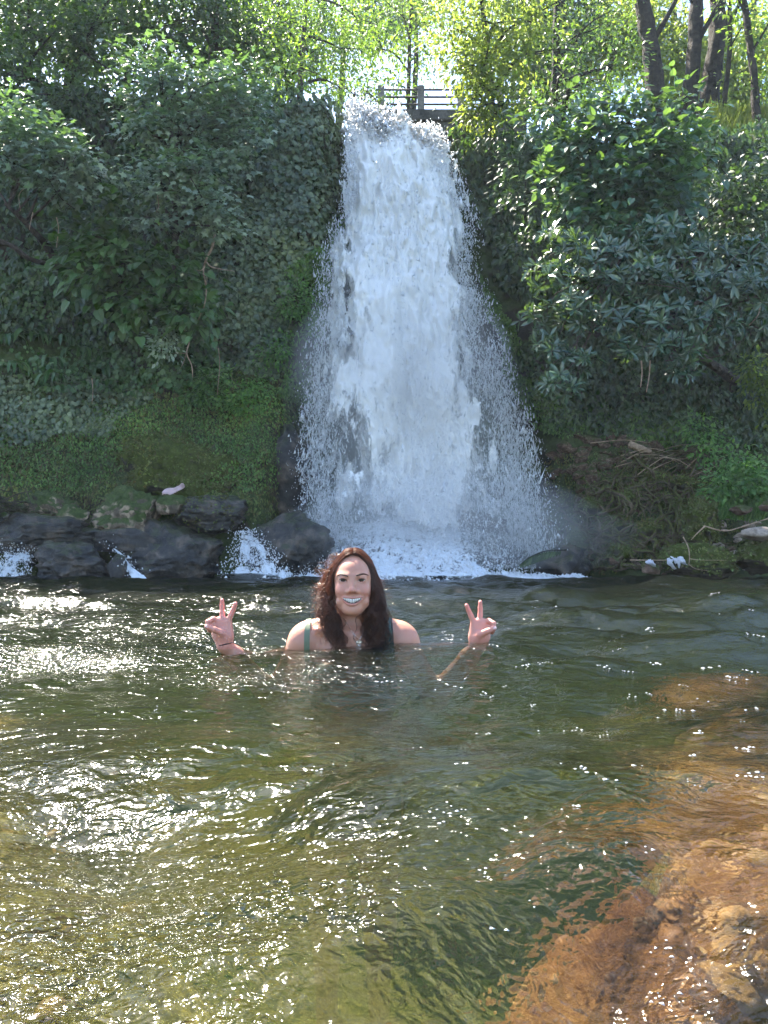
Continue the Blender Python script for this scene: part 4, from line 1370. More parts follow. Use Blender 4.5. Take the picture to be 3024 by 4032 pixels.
cover('right_moss', 'olive moss between the roots of the right bank', [(2150, 1800), (2500, 1760), (2850, 1850), (2980, 2050), (2900, 2200), (2300, 2260), (2150, 2100)], 9000, LEAF_SMALL, 0.05, M['moss'], 12, (0.0, 0.06), up=.6, patch=1.4)
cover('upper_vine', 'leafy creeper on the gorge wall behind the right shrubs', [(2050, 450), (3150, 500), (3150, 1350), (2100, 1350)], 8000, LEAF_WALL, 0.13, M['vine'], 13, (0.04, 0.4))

# ------------------------------------------------------------------ plants of the left wall
tree('maple_tree', 'pale leaved maple leaning in from the left edge', 'tree', [at(250, 1090, 13.3), at(190, 980, 12.6), at(120, 900, 12.0), at(20, 800, 11.7)], (.07, .03),
     [(60, 500, 11.6, 180, 55, .5, 26), (180, 575, 11.4, 190, 60, .5, 34), (290, 640, 11.3, 110, 60, .4, 22), (60, 640, 11.4, 150, 50, .5, 24), (20, 420, 11.8, 90, 50, .5, 12), (240, 730, 11.4, 120, 45, .4, 18), (-80, 560, 11.6, 120, 120, .6, 30)],
     LEAF_MAPLE, 0.13, 15, M['maple'], M['bark'], 101, 220)
tree('maple_tree', 'tall maple on the gorge wall between left edge and waterfall', 'tree', [at(700, 1150, 13.4), at(690, 900, 12.7), at(690, 700, 12.4), at(680, 560, 12.2), at(640, 420, 12.1), at(640, 300, 12.1)], (.065, .02),
     [(620, 250, 12.1, 130, 60, .5, 26), (720, 330, 12.0, 150, 55, .5, 26), (930, 300, 12.2, 150, 60, .5, 28), (560, 400, 12.1, 110, 60, .5, 18), (860, 430, 12.0, 170, 60, .5, 32), (960, 500, 12.0, 90, 70, .4, 18),
      (700, 480, 11.9, 130, 60, .5, 20), (590, 520, 12.0, 100, 60, .4, 16), (900, 580, 12.0, 110, 60, .4, 20), (640, 660, 11.9, 150, 45, .4, 22), (790, 690, 11.8, 140, 55, .4, 26), (660, 760, 11.9, 120, 45, .4, 16), (820, 790, 11.8, 80, 60, .4, 14), (600, 860, 12.0, 90, 35, .4, 10), (850, 880, 12.0, 70, 35, .3, 8), (960, 380, 12.1, 90, 70, .4, 16)],
     LEAF_MAPLE, 0.125, 15, M['maple'], M['bark'], 102, 280)
tree('broadleaf_shrub', 'shrub with big soft green leaves below the leaning maple', 'shrub', [at(430, 1200, 13.2), at(420, 1050, 12.8), at(420, 920, 12.5)], (.04, .015),
     [(400, 830, 12.3, 80, 50, .3, 8), (340, 920, 12.3, 110, 60, .4, 12), (440, 960, 12.2, 110, 60, .4, 14), (300, 1000, 12.3, 100, 50, .4, 10), (500, 1040, 12.3, 130, 60, .4, 16), (400, 1080, 12.3, 120, 60, .4, 14), (640, 1060, 12.3, 120, 60, .4, 12), (600, 1180, 12.4, 120, 50, .3, 12), (740, 1120, 12.3, 90, 70, .3, 12), (480, 1190, 12.4, 120, 50, .3, 12), (760, 1250, 12.3, 80, 50, .3, 10)],
     LEAF_HEART, 0.18, 9, M['creeper'], M['bark'], 103, 220, mode='ball')
tree('grey_shrub', 'small greyish green shrub hanging above the left moss', 'shrub', [at(640, 1400, 13.0), at(635, 1330, 12.7), at(640, 1290, 12.5)], (.02, .01),
     [(640, 1300, 12.4, 75, 60, .3, 16), (660, 1370, 12.4, 60, 50, .3, 10)], LEAF_OVAL, 0.085, 14, M['maple'], M['bark'], 104, 60, mode='ball')
for k, (lab, u, v, rx, ry_, n) in enumerate([('lush green herb clump nearest the waterfall on the left bank', 985, 1560, 110, 90, 40), ('darker green herb clump under the hanging pale vines', 820, 1520, 100, 90, 40),
                                             ('bright fern clump beside the left edge of the falling water', 1090, 1380, 60, 60, 18), ('small green tuft high beside the left edge of the fall', 1170, 1180, 70, 90, 26),
                                             ('pale green tuft overhanging the left spray', 1215, 1250, 40, 80, 14)]):
    p = bank_point(u, v)
    tree('herb_clump', lab, 'herb', [p + np.array([0, .1, -.25]), p + np.array([0, -.1, .0]), p + np.array([0, -.2, .15])], (.015, .006),
         [(u, v, p[1] - .2, rx, ry_, .3, n), (u - rx * .4, v + ry_ * .5, p[1] - .2, rx * .6, ry_ * .5, .25, n // 2)], LEAF_OVAL, 0.075, 16, M['bright'] if k != 1 else M['lush'], M['root'], 110 + k, 40, mode='ball', limbs=False)


def strap_fern(label, u, v, scale, seed, nf=15):
    r = np.random.default_rng(seed)
    p = bank_point(u, v, 0.05)
    root = thing('strap_fern', p, label, 'fern', 'strap leaved ferns on the left wall')
    for k in range(nf):
        a = r.uniform(-1.5, 1.5) - math.pi / 2
        d = np.array([math.cos(a), math.sin(a) * .9, 0])
        L_ = scale * r.uniform(.7, 1.15)
        up = r.uniform(.25, .8)
        c = spline([p, p + d * L_ * .35 + np.array([0, 0, L_ * .33 * up]), p + d * L_ * .68 + np.array([0, 0, L_ * .05 * up]), p + d * L_ * .85 + np.array([0, 0, -L_ * .38])], 9)
        side = nrm(np.cross(np.gradient(c, axis=0), np.array([0, 0, 1.0]) + .3 * r.normal(size=3)))
        w = L_ * .085 * np.array([.45, .8, 1, 1.05, 1, .95, .8, .5, .05])
        nz = np.cross(side, nrm(np.gradient(c, axis=0)))
        ed = 0.12 * np.sin(np.arange(9) * 2.3 + k)
        V = np.stack([c + side * (w * (1 + ed))[:, None] + nz * w[:, None] * .25, c, c - side * (w * (1 - ed))[:, None] + nz * w[:, None] * .25], 0).reshape(-1, 3)
        mk('frond', V, grid_faces(3, 9), M['fern'], root, smooth=True)
    return root


for k, (lab, u, v, s) in enumerate([('strap fern at the far left edge of the wall', 30, 1350, .5), ('large strap fern second from the left edge', 130, 1340, .55), ('strap fern with upright fronds in the middle of the row', 260, 1350, .5),
                                    ('strap fern just below the upper middle one', 330, 1400, .5), ('rightmost large strap fern under the big-leaved shrub', 480, 1300, .52), ('high right strap fern beside the grey shrub', 540, 1275, .5),
                                    ('low strap fern left of the middle of the row', 190, 1440, .48), ('lowest strap fern near the small leaved ivy', 230, 1500, .42), ('low strap fern at the far left edge', 60, 1460, .45),
                                    ('strap fern right of the lowest ones', 400, 1470, .42), ('small strap fern on the right of the row', 450, 1400, .42)]):
    strap_fern(lab, u, v, s * .92, 200 + k)

# bare and hanging wood on the left wall
stick('bare brown limb reaching in from the left edge', [at(-120, 925, 11.9), at(30, 960, 11.9), at(110, 1015, 12.0), at(190, 1040, 12.2), at(280, 1060, 12.6)], .05, .028, M['bark'], 'bare_limb')
stick('pale twisted dead branch hanging on the ivy', [at(845, 925, 12.6), at(835, 975, 12.4), at(812, 1020, 12.3), at(800, 1070, 12.3), at(812, 1130, 12.3), at(805, 1200, 12.3), at(780, 1260, 12.4)], .022, .008, M['twig'], 'dead_branch',
      twigs=[([at(812, 1030, 12.3), at(830, 1050, 12.2), at(870, 1060, 12.2), at(925, 1068, 12.2)], .012), ([at(808, 1050, 12.3), at(790, 1065, 12.2), at(772, 1062, 12.2)], .008), ([at(800, 1080, 12.3), at(815, 1095, 12.2), at(810, 1140, 12.2)], .008)])
stick('pale crooked root dangling below the dead branch', [at(725, 1300, 12.4), at(745, 1340, 12.3), at(735, 1390, 12.3), at(755, 1440, 12.3), at(758, 1485, 12.3)], .014, .006, M['twig'], 'hanging_root',
      twigs=[([at(735, 1392, 12.3), at(705, 1390, 12.3), at(680, 1391, 12.3)], .006), ([at(740, 1360, 12.3), at(725, 1420, 12.3), at(705, 1460, 12.4)], .006)])
for lab, pts in (('thin pale vine stem in the leaning maple', [(95, 740), (75, 770), (80, 830)]), ('thin pale vine stem below the leaning maple', [(222, 855), (230, 900), (222, 975)]),
                 ('thin curved vine beside the low left limb', [(130, 835), (122, 870), (115, 905)]), ('straight thin root hanging over the left moss', [(362, 1490), (366, 1540), (362, 1590)]),
                 ('long thin vine hanging above the herb clump', [(860, 1370), (865, 1440), (855, 1555)]), ('thin pale twig under the tall maple', [(620, 770), (625, 810), (615, 835)])):
    stick(lab, [at(u, v, 11.7 if v < 1000 else 12.5) for u, v in pts], .007, .004, M['twig'], 'vine_stem', 12, 'vine')

# ------------------------------------------------------------------ trees on the rim
R_ = dict(limbs=True)
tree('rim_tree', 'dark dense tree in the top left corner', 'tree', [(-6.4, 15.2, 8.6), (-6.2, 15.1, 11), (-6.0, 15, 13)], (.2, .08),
     [(80, 90, 14.6, 230, 170, .9, 130), (60, 300, 14.2, 230, 140, .8, 90), (330, 160, 14.4, 220, 180, .9, 130), (-150, 200, 14.6, 200, 250, .9, 80), (250, -60, 14.8, 320, 110, 1, 90), (60, -220, 17, 330, 170, 1.1, 100), (-300, -150, 16.8, 300, 250, 1.1, 80), (280, 390, 13.6, 200, 80, .6, 36)],  # the two highest clusters, out of view, are added to shade the crown
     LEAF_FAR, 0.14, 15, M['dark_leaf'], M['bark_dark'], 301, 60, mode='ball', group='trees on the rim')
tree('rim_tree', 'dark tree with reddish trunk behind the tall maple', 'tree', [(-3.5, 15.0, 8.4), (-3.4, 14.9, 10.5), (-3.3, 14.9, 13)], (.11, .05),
     [(560, 90, 14.6, 220, 170, .9, 130), (780, 70, 14.7, 210, 160, .9, 130), (700, 250, 14.8, 230, 90, .7, 44), (450, 300, 14.2, 150, 90, .7, 30), (600, -60, 14.8, 300, 110, 1, 80), (480, -230, 17, 300, 170, 1.1, 100), (800, -220, 16.8, 200, 170, 1, 70), (980, 160, 15.2, 170, 140, .7, 90)],  # two unseen clusters above the view added to keep these leaves shaded
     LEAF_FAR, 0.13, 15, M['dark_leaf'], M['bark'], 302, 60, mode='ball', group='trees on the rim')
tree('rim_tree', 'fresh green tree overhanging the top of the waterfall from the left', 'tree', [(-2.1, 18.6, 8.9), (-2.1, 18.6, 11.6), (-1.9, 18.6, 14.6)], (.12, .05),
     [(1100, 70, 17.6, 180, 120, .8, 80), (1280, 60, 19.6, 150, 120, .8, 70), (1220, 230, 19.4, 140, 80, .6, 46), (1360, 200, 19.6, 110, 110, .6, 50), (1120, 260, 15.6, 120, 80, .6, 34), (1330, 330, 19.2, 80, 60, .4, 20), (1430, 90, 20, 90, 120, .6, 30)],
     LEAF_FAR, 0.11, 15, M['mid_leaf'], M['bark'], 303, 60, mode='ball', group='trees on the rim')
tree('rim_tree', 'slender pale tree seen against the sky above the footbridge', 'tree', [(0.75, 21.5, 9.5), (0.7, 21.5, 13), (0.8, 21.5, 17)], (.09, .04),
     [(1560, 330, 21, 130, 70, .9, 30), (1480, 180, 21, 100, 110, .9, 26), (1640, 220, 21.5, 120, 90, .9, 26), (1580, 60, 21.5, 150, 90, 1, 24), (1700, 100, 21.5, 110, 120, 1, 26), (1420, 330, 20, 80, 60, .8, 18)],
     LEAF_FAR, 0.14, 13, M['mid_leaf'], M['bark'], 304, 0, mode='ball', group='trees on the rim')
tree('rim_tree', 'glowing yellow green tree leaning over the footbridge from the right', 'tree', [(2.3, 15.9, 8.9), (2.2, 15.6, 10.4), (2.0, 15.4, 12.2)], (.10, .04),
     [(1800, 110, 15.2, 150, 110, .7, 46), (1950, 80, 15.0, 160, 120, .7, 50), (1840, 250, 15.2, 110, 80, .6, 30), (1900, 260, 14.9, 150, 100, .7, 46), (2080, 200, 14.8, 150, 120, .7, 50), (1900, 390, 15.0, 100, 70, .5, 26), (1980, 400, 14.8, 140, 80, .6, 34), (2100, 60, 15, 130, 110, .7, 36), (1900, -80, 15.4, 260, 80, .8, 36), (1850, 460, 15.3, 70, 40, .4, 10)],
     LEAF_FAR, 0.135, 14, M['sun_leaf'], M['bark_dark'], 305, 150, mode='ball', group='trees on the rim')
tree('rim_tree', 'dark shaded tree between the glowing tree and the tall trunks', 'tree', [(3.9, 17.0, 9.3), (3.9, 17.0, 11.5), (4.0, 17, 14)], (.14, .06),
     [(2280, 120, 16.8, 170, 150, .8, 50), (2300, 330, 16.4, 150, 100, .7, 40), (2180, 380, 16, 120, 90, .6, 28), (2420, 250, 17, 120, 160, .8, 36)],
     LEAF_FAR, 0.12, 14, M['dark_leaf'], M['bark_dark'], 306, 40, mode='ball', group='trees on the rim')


def trunk_tree(label, u0, u1, vb, wpx, Y, clusters, seed, mat, leaf=0.13):
    base = at(u0, vb + 60, Y); top = at(u1, -120, Y)
    mid = (base + top) / 2 + np.array([.1, 0, 0])
    w = wpx * Y / FPX / 2 * .78
    tree('tall_tree', label, 'tree', [base, mid, top], (w * 1.1, w * .75), clusters, LEAF_FAR, leaf, 12, mat, M['bark_dark'], seed, 0, mode='ball', group='tall trunks on the right rim', limbs=False,
         extra_limbs=[([mid, mid + np.array([.5, -.2, .9]), mid + np.array([1.1, -.3, 2.2])], w * .35, w * .12), ([mid * .5 + top * .5, mid * .5 + top * .5 + np.array([-.5, -.2, .7])], w * .3, w * .1)])


trunk_tree('tall dark trunk left of the paired trunks on the right rim', 2590, 2500, 430, 95, 18.6, [(2480, 60, 19, 140, 120, .9, 26), (2420, 420, 17.8, 120, 50, .5, 18)], 401, M['mid_leaf'])
trunk_tree('left one of the paired tall trunks on the right rim', 2700, 2740, 430, 80, 19.0, [(2680, -60, 20, 160, 90, 1, 16), (2660, 200, 21, 100, 160, .9, 26)], 402, M['sun_leaf'])
trunk_tree('right thicker one of the paired tall trunks on the right rim', 2775, 2830, 430, 95, 19.2, [(2850, 60, 20.5, 150, 110, 1, 30), (2830, 260, 21, 110, 90, .9, 26)], 403, M['sun_leaf'])
trunk_tree('thin dark tree near the upper right edge', 2985, 2900, 480, 40, 17.5, [(2960, 120, 17.6, 120, 100, .6, 30), (2900, 20, 17.8, 140, 80, .7, 26), (3030, 300, 17.4, 90, 100, .6, 22)], 404, M['mid_leaf'])
trunk_tree('slim bent trunk behind the grassy bank at the right', 2840, 2870, 450, 26, 18.3, [(2900, 330, 18.6, 90, 60, .6, 14)], 405, M['sun_leaf'])
# the sunlit wood further back
r_ = np.random.default_rng(88)
places = ['behind the paired trunks', 'behind the upper right edge', 'behind the dark shaded tree', 'above the grassy bank', 'behind the glowing tree', 'far behind the footbridge', 'behind the top left corner', 'behind the tall maple', 'left of the waterfall lip', 'behind the waterfall lip', 'behind the reddish trunk', 'behind the shaded right tree']
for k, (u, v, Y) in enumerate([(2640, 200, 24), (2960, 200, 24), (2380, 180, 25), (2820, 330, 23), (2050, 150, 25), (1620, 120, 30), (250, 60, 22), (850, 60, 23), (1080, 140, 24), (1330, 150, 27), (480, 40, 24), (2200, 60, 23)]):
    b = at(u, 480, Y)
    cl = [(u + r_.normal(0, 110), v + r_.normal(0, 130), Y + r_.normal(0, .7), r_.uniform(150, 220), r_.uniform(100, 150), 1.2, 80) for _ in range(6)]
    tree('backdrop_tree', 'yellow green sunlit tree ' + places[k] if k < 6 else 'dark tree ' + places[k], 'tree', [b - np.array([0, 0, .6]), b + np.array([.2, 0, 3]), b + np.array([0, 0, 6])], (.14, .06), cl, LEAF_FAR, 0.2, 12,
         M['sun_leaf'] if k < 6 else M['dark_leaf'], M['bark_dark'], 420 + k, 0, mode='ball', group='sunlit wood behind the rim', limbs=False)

tree('lip_bush', 'small green bush at the left end of the footbridge', 'bush', [at(1400, 430, 16.4), at(1400, 390, 16.4), at(1400, 350, 16.4)], (.04, .02),
     [(1370, 370, 16.4, 60, 40, .4, 16), (1440, 380, 16.6, 55, 38, .4, 16), (1320, 340, 16.6, 60, 50, .4, 16), (1490, 400, 16.8, 35, 25, .3, 8)], LEAF_FAR, 0.085, 12, M['mid_leaf'], M['bark'], 308, 0, mode='ball')

# grassy bank on the right rim
def grass_patch(name, label, u0, u1, v0, v1, Y0, Y1, n, h, mat, seed):
    r = np.random.default_rng(seed)
    t = r.random(n)
    V_, F_ = [], []
    u = r.uniform(u0, u1, n); v = v1 + (v0 - v1) * t + r.normal(0, 6, n); Y = Y0 + (Y1 - Y0) * t
    P = at_v(u, v, Y)
    P[:, 2] += .05 * fbm(P * 2, 2)
    D_ = nrm(np.array([0, -.1, 1.0]) + r.normal(size=(n, 3)) * .45)
    N_ = nrm(r.normal(size=(n, 3)) + np.array([0, -1, .3]))
    T = (np.array([(-.05, 0, 0), (.05, 0, 0), (.03, .6, .05), (0, 1, .16)]), np.array([(0, 1, 2), (0, 2, 3)]))
    V, F = leaves(T, P, D_, N_, h * r.uniform(.5, 1.3, n))
    return mk(name, V, F, mat, kind='stuff', label=label)


sb = [at(2760, 640, 17.0), at(3150, 640, 17.0), at(3150, 430, 18.4), at(2760, 470, 18.4)]
V = np.array(sb); W_ = np.linspace(0, 1, 24)
G = (V[0][None, None] * (1 - W_)[:, None, None] + V[1][None, None] * W_[:, None, None]) * (1 - W_)[None, :, None] + (V[3][None, None] * (1 - W_)[:, None, None] + V[2][None, None] * W_[:, None, None]) * W_[None, :, None]
G = G.reshape(-1, 3); G[:, 2] += .12 * fbm(G * 1.5, 3)
mk('grass_bank', G, grid_faces(24, 24), M['cliff'], smooth=True, kind='structure', label='steep earth bank under the sunlit grass on the right rim')
grass_patch('sunlit_grass', 'sunlit yellow green grass on the right rim', 2770, 3140, 440, 580, 17.1, 18.3, 5200, .28, M['grass'], 51)
grass_patch('bank_grass', 'green grass patch by the right edge boulders', 2830, 3010, 1950, 2050, 11.5, 12.2, 2600, .14, M['bright'], 52)

# ------------------------------------------------------------------ shrubs of the right wall
tree('broadleaf_shrub', 'large shrub with overlapping heart shaped leaves right of the waterfall', 'shrub', [at(2420, 980, 14.6), at(2400, 820, 13.6), at(2420, 650, 12.9), at(2440, 520, 12.6)], (.09, .03),
     [(2200, 470, 12.9, 110, 60, .5, 18), (2330, 470, 12.7, 130, 70, .5, 24), (2500, 470, 12.5, 140, 70, .5, 26), (2660, 480, 12.5, 120, 70, .5, 22), (2230, 600, 12.5, 120, 80, .5, 24), (2390, 610, 12.3, 130, 90, .5, 30), (2540, 610, 12.1, 130, 90, .5, 30), (2700, 600, 12.2, 90, 90, .5, 22),
      (2190, 740, 12.4, 90, 80, .4, 18), (2340, 750, 12.1, 130, 90, .5, 28), (2500, 740, 11.9, 130, 90, .5, 28), (2650, 730, 12.0, 110, 80, .5, 22), (2420, 870, 11.9, 150, 60, .4, 22), (2600, 860, 11.9, 130, 60, .4, 20), (2230, 860, 12.2, 90, 60, .4, 12)],
     LEAF_HEART, 0.155, 10, M['big_leaf'], M['bark'], 501, 300, mode='ball', jit=.3)
tree('laurel_bush', 'wide glossy laurel bush overhanging the right bank', 'bush', [at(2900, 1500, 14.2), at(2700, 1360, 12.8), at(2520, 1200, 12.0), at(2350, 1080, 11.5)], (.10, .03),
     [(2250, 960, 11.7, 130, 70, .5, 34), (2420, 980, 11.5, 140, 80, .5, 40), (2600, 960, 11.5, 150, 80, .5, 40), (2780, 980, 11.5, 140, 80, .5, 38), (2950, 1010, 11.4, 130, 80, .5, 34), (2160, 1090, 11.7, 110, 70, .4, 26), (2300, 1110, 11.4, 130, 80, .5, 38), (2480, 1110, 11.2, 140, 80, .5, 42), (2660, 1120, 11.1, 140, 80, .5, 42), (2840, 1130, 11.1, 140, 80, .5, 38), (3000, 1160, 11.1, 110, 80, .5, 28),
      (2130, 1240, 11.6, 90, 60, .4, 20), (2270, 1240, 11.4, 120, 60, .4, 28), (2440, 1250, 11.2, 120, 70, .4, 32), (2620, 1260, 11.0, 130, 70, .4, 32), (2800, 1270, 11.0, 130, 60, .4, 28), (2970, 1270, 11.0, 100, 50, .4, 18), (2170, 1370, 11.4, 90, 50, .3, 18), (2260, 1420, 11.3, 80, 40, .3, 16), (2190, 1510, 11.3, 80, 35, .3, 14), (2250, 1540, 11.3, 50, 30, .2, 8),
      (2660, 1370, 10.9, 80, 40, .3, 14), (2690, 1470, 10.9, 60, 35, .25, 12), (2480, 1360, 11.1, 90, 40, .3, 14), (2740, 1410, 10.9, 50, 40, .2, 8)],
     LEAF_LANCE, 0.175, 9, M['laurel'], M['bark'], 502, 300, mode='whorl')
tree('leafy_bush', 'dark leafy bush at the right edge beside the laurel', 'bush', [at(2960, 1000, 14.8), at(2940, 850, 14.2), at(2930, 700, 13.9)], (.06, .03),
     [(2900, 700, 13.6, 140, 90, .5, 30), (3010, 800, 13.4, 130, 110, .5, 34), (2850, 830, 13.4, 120, 80, .5, 26), (2960, 920, 13.0, 140, 70, .5, 30), (3060, 650, 13.6, 100, 100, .5, 22)],
     LEAF_OVAL, 0.13, 14, M['vine'], M['bark_dark'], 503, 60, mode='ball')
tree('leafy_bush', 'shaded bush with a few sunlit leaves between fall and big shrub', 'bush', [at(2120, 1100, 14.8), at(2080, 950, 14.2), at(2060, 850, 13.9)], (.05, .02),
     [(2050, 640, 13.9, 90, 80, .4, 22), (2090, 800, 13.7, 90, 90, .4, 24), (2010, 780, 14.1, 70, 70, .4, 16), (2080, 950, 13.4, 90, 70, .4, 22), (1990, 520, 14.6, 100, 70, .5, 22), (2130, 540, 14, 90, 80, .4, 20)],
     LEAF_OVAL, 0.125, 13, M['vine'], M['bark_dark'], 504, 60, mode='ball')
tree('nettle_bush', 'bright green nettle bush at the right edge above the rocks', 'bush', [at(2930, 1990, 12.4), at(2930, 1930, 12.1), at(2930, 1880, 12)], (.02, .01),
     [(2880, 1900, 11.8, 80, 50, .35, 34), (2970, 1870, 11.8, 90, 70, .4, 44), (2830, 1930, 11.8, 60, 30, .3, 16), (3040, 1930, 11.7, 70, 60, .4, 26), (2900, 1820, 12.2, 70, 50, .35, 22), (2800, 1760, 12.9, 70, 50, .3, 18), (2760, 1690, 13.3, 70, 60, .3, 18)],
     LEAF_OVAL, 0.085, 14, M['bright'], M['root'], 505, 150, mode='ball', limbs=False)
tree('sunlit_bush', 'yellow sunlit bush at the right edge below the laurel', 'bush', [at(3040, 1640, 13.8), at(3020, 1560, 13.5), at(3010, 1480, 13.4)], (.03, .01),
     [(3000, 1500, 13.0, 60, 90, .3, 26), (2960, 1450, 13.2, 40, 40, .3, 10), (3060, 1580, 13, 60, 80, .3, 20)], LEAF_OVAL, 0.10, 13, M['sun_leaf'], M['bark'], 506, 40, mode='ball')
# dangling bare stems under the laurel
for lab, pts in (('thin pale stem dangling from the laurel bush', [(2525, 1420), (2528, 1470), (2522, 1525)]), ('second thin stem dangling right of the first', [(2560, 1420), (2556, 1480), (2545, 1545)]),
                 ('bare brown bough running right under the laurel', [(2620, 1420), (2740, 1415), (2860, 1390), (2960, 1300)]), ('curved grey twig at the upper right of the laurel', [(2995, 1185), (2985, 1240), (2940, 1290)])):
    stick(lab, [at(u, v, 11.0) for u, v in pts], .012, .006, M['twig'] if 'bough' not in lab else M['bark'], 'hanging_twig', 14, 'twig')

# drooping dark fern frond in the spray
fr = thing('fern_frond', at(2150, 2200, 11.6), 'dark drooping frond over the white water at the right', 'fern')
c = spline([at(2230, 2165, 11.9), at(2150, 2170, 11.7), at(2085, 2195, 11.6), at(2045, 2225, 11.6)], 24)
V, F = tube(c, np.linspace(.012, .004, 24), 5)
mk('stalk', V, F, M['bark_dark'], fr, smooth=True)
for sgn in (-1, 1):
    for k in range(2, 24):
        d = nrm(np.array([-.35, -.2 * sgn, -1.0 if sgn > 0 else -.55]))[None]
        V, F = leaves(LEAF_LANCE, c[k][None], d, np.array([[0.2, -1, .3]]), np.array([.17 * math.sin(k / 24 * 2.6 + .4)]))
        mk('leaflet', V, F, M['vine'], fr)

# ------------------------------------------------------------------ the woman
PX, PY = -0.107, 2.70                    # where she stands; local frame: x to the photo's right, -y towards the lens, z = 0 at the water


def axis(segs):
    out = [segs[0][0]]
    for a, b, h in segs:
        n = max(1, int(round((b - a) / h)))
        out += list(np.linspace(a, b, n + 1)[1:])
    return np.array(out, dtype=np.float32)


GX = axis([(-.52, -.34, .0028), (-.34, -.08, .006), (-.08, .08, .0020), (.08, .34, .006), (.34, .52, .0028)])
GY = axis([(-.15, -.045, .0023), (-.045, .20, .0045)])
GZ = axis([(-1.30, -.40, .016), (-.40, -.03, .008), (-.03, .36, .0023)])
FIELD = np.full((len(GX), len(GY), len(GZ)), 0.5, dtype=np.float32)


def _slab(lo, hi, pad):
    s = []
    for g, a, b in zip((GX, GY, GZ), lo, hi):
        i, j = np.searchsorted(g, a - pad), np.searchsorted(g, b + pad)
        s.append(slice(max(i - 1, 0), min(j + 1, len(g))))
    return tuple(s)


def _blend(sl, d, k, sub=False):
    f = FIELD[sl]
    if sub:
        a, b = -f, d
        h = np.clip(.5 + .5 * (b - a) / k, 0, 1)
        FIELD[sl] = -(b * (1 - h) + a * h - k * h * (1 - h))
    else:
        h = np.clip(.5 + .5 * (f - d) / k, 0, 1)
        FIELD[sl] = f * (1 - h) + d * h - k * h * (1 - h)


def _xyz(sl):
    return GX[sl[0]][:, None, None], GY[sl[1]][None, :, None], GZ[sl[2]][None, None, :]


def ell(c, r, k=.02, sub=False, rot=0.0):
    m_ = max(r)
    sl = _slab([c[i] - (r[i] if not rot else m_) for i in range(3)], [c[i] + (r[i] if not rot else m_) for i in range(3)], k + .02)
    X, Y, Z = _xyz(sl)
    x, y, z = X - c[0], Y - c[1], Z - c[2]
    if rot:
        ca, sa = math.cos(rot), math.sin(rot)
        x, z = ca * x + sa * z, -sa * x + ca * z
    k0 = np.sqrt((x / r[0]) ** 2 + (y / r[1]) ** 2 + (z / r[2]) ** 2)
    k1 = np.sqrt((x / r[0] ** 2) ** 2 + (y / r[1] ** 2) ** 2 + (z / r[2] ** 2) ** 2)
    _blend(sl, k0 * (k0 - 1) / np.maximum(k1, 1e-6), k, sub)


def cone(a, b, ra, rb, k=.02, sub=False, flat=None):
    """rounded cone from a to b; flat = (axis scale in y) squeezes it front to back"""
    a, b = np.array(a, dtype=np.float64), np.array(b, dtype=np.float64)
    R = max(ra, rb)
    sl = _slab(np.minimum(a, b) - R, np.maximum(a, b) + R, k + .015)
    X, Y, Z = _xyz(sl)
    d = b - a
    t = np.clip(((X - a[0]) * d[0] + (Y - a[1]) * d[1] + (Z - a[2]) * d[2]) / max(d @ d, 1e-9), 0, 1)
    fy = flat or 1.0
    q = np.sqrt((X - a[0] - t * d[0]) ** 2 + ((Y - a[1] - t * d[1]) / fy) ** 2 + (Z - a[2] - t * d[2]) ** 2)
    _blend(sl, (q - (ra + (rb - ra) * t)) * min(fy, 1.0), k, sub)


def chain(pts, rs, k=.006):
    for i in range(len(pts) - 1):
        cone(pts[i], pts[i + 1], rs[i], rs[i + 1], k)


# head
ell((0, .022, .262), (.071, .090, .080), .02)
ell((0, -.024, .236), (.0655, .064, .084), .02)
ell((0, -.032, .184), (.048, .053, .047), .03)
ell((0, -.072, .142), (.017, .015, .014), .025)
for s in (-1, 1):
    ell((s * .036, -.063, .211), (.018, .017, .016), .022)
    cone((s * .048, -.004, .192), (s * .018, -.060, .148), .012, .013, .03)      # jaw line          # cheeks lifted by the smile
    cone((s * .0235, -.096, .203), (s * .0385, -.078, .181), .0016, .0012, .007, True)   # smile fold
    cone((s * .014, -.0800, .259), (s * .046, -.0635, .261), .0060, .0055, .016)
    ell((s * .0315, -.098, .246), (.0185, .016, .0105), .012, True)
    cone((s * .0315, -.0665, .246), (s * .0315, -.067, .246), .0166, .0166, .006)    # lids
    ell((s * .0315, -.0865, .2455), (.0142, .014, .0052), .0015, True, rot=s * .10)
    ell((s * .0740, .022, .232), (.008, .018, .030), .006)          # ears
cone((0, -.078, .256), (0, -.098, .2150), .0062, .0085, .011)
ell((0, -.1030, .2130), (.0100, .0095, .0085), .010)
for s in (-1, 1):
    ell((s * .0130, -.088, .2085), (.0075, .0100, .0068), .010)
    ell((s * .0062, -.099, .2030), (.0036, .0050, .0026), .002, True)


def face_arc(x):
    return -.0885 + 9.5 * x * x


def lip_up(x):
    return .1852 - .0010 * math.exp(-(x / .006) ** 2) + .0040 * (abs(x) / .037) ** 2


def lip_lo(x):
    return .1655 + .0228 * (abs(x) / .037) ** 2


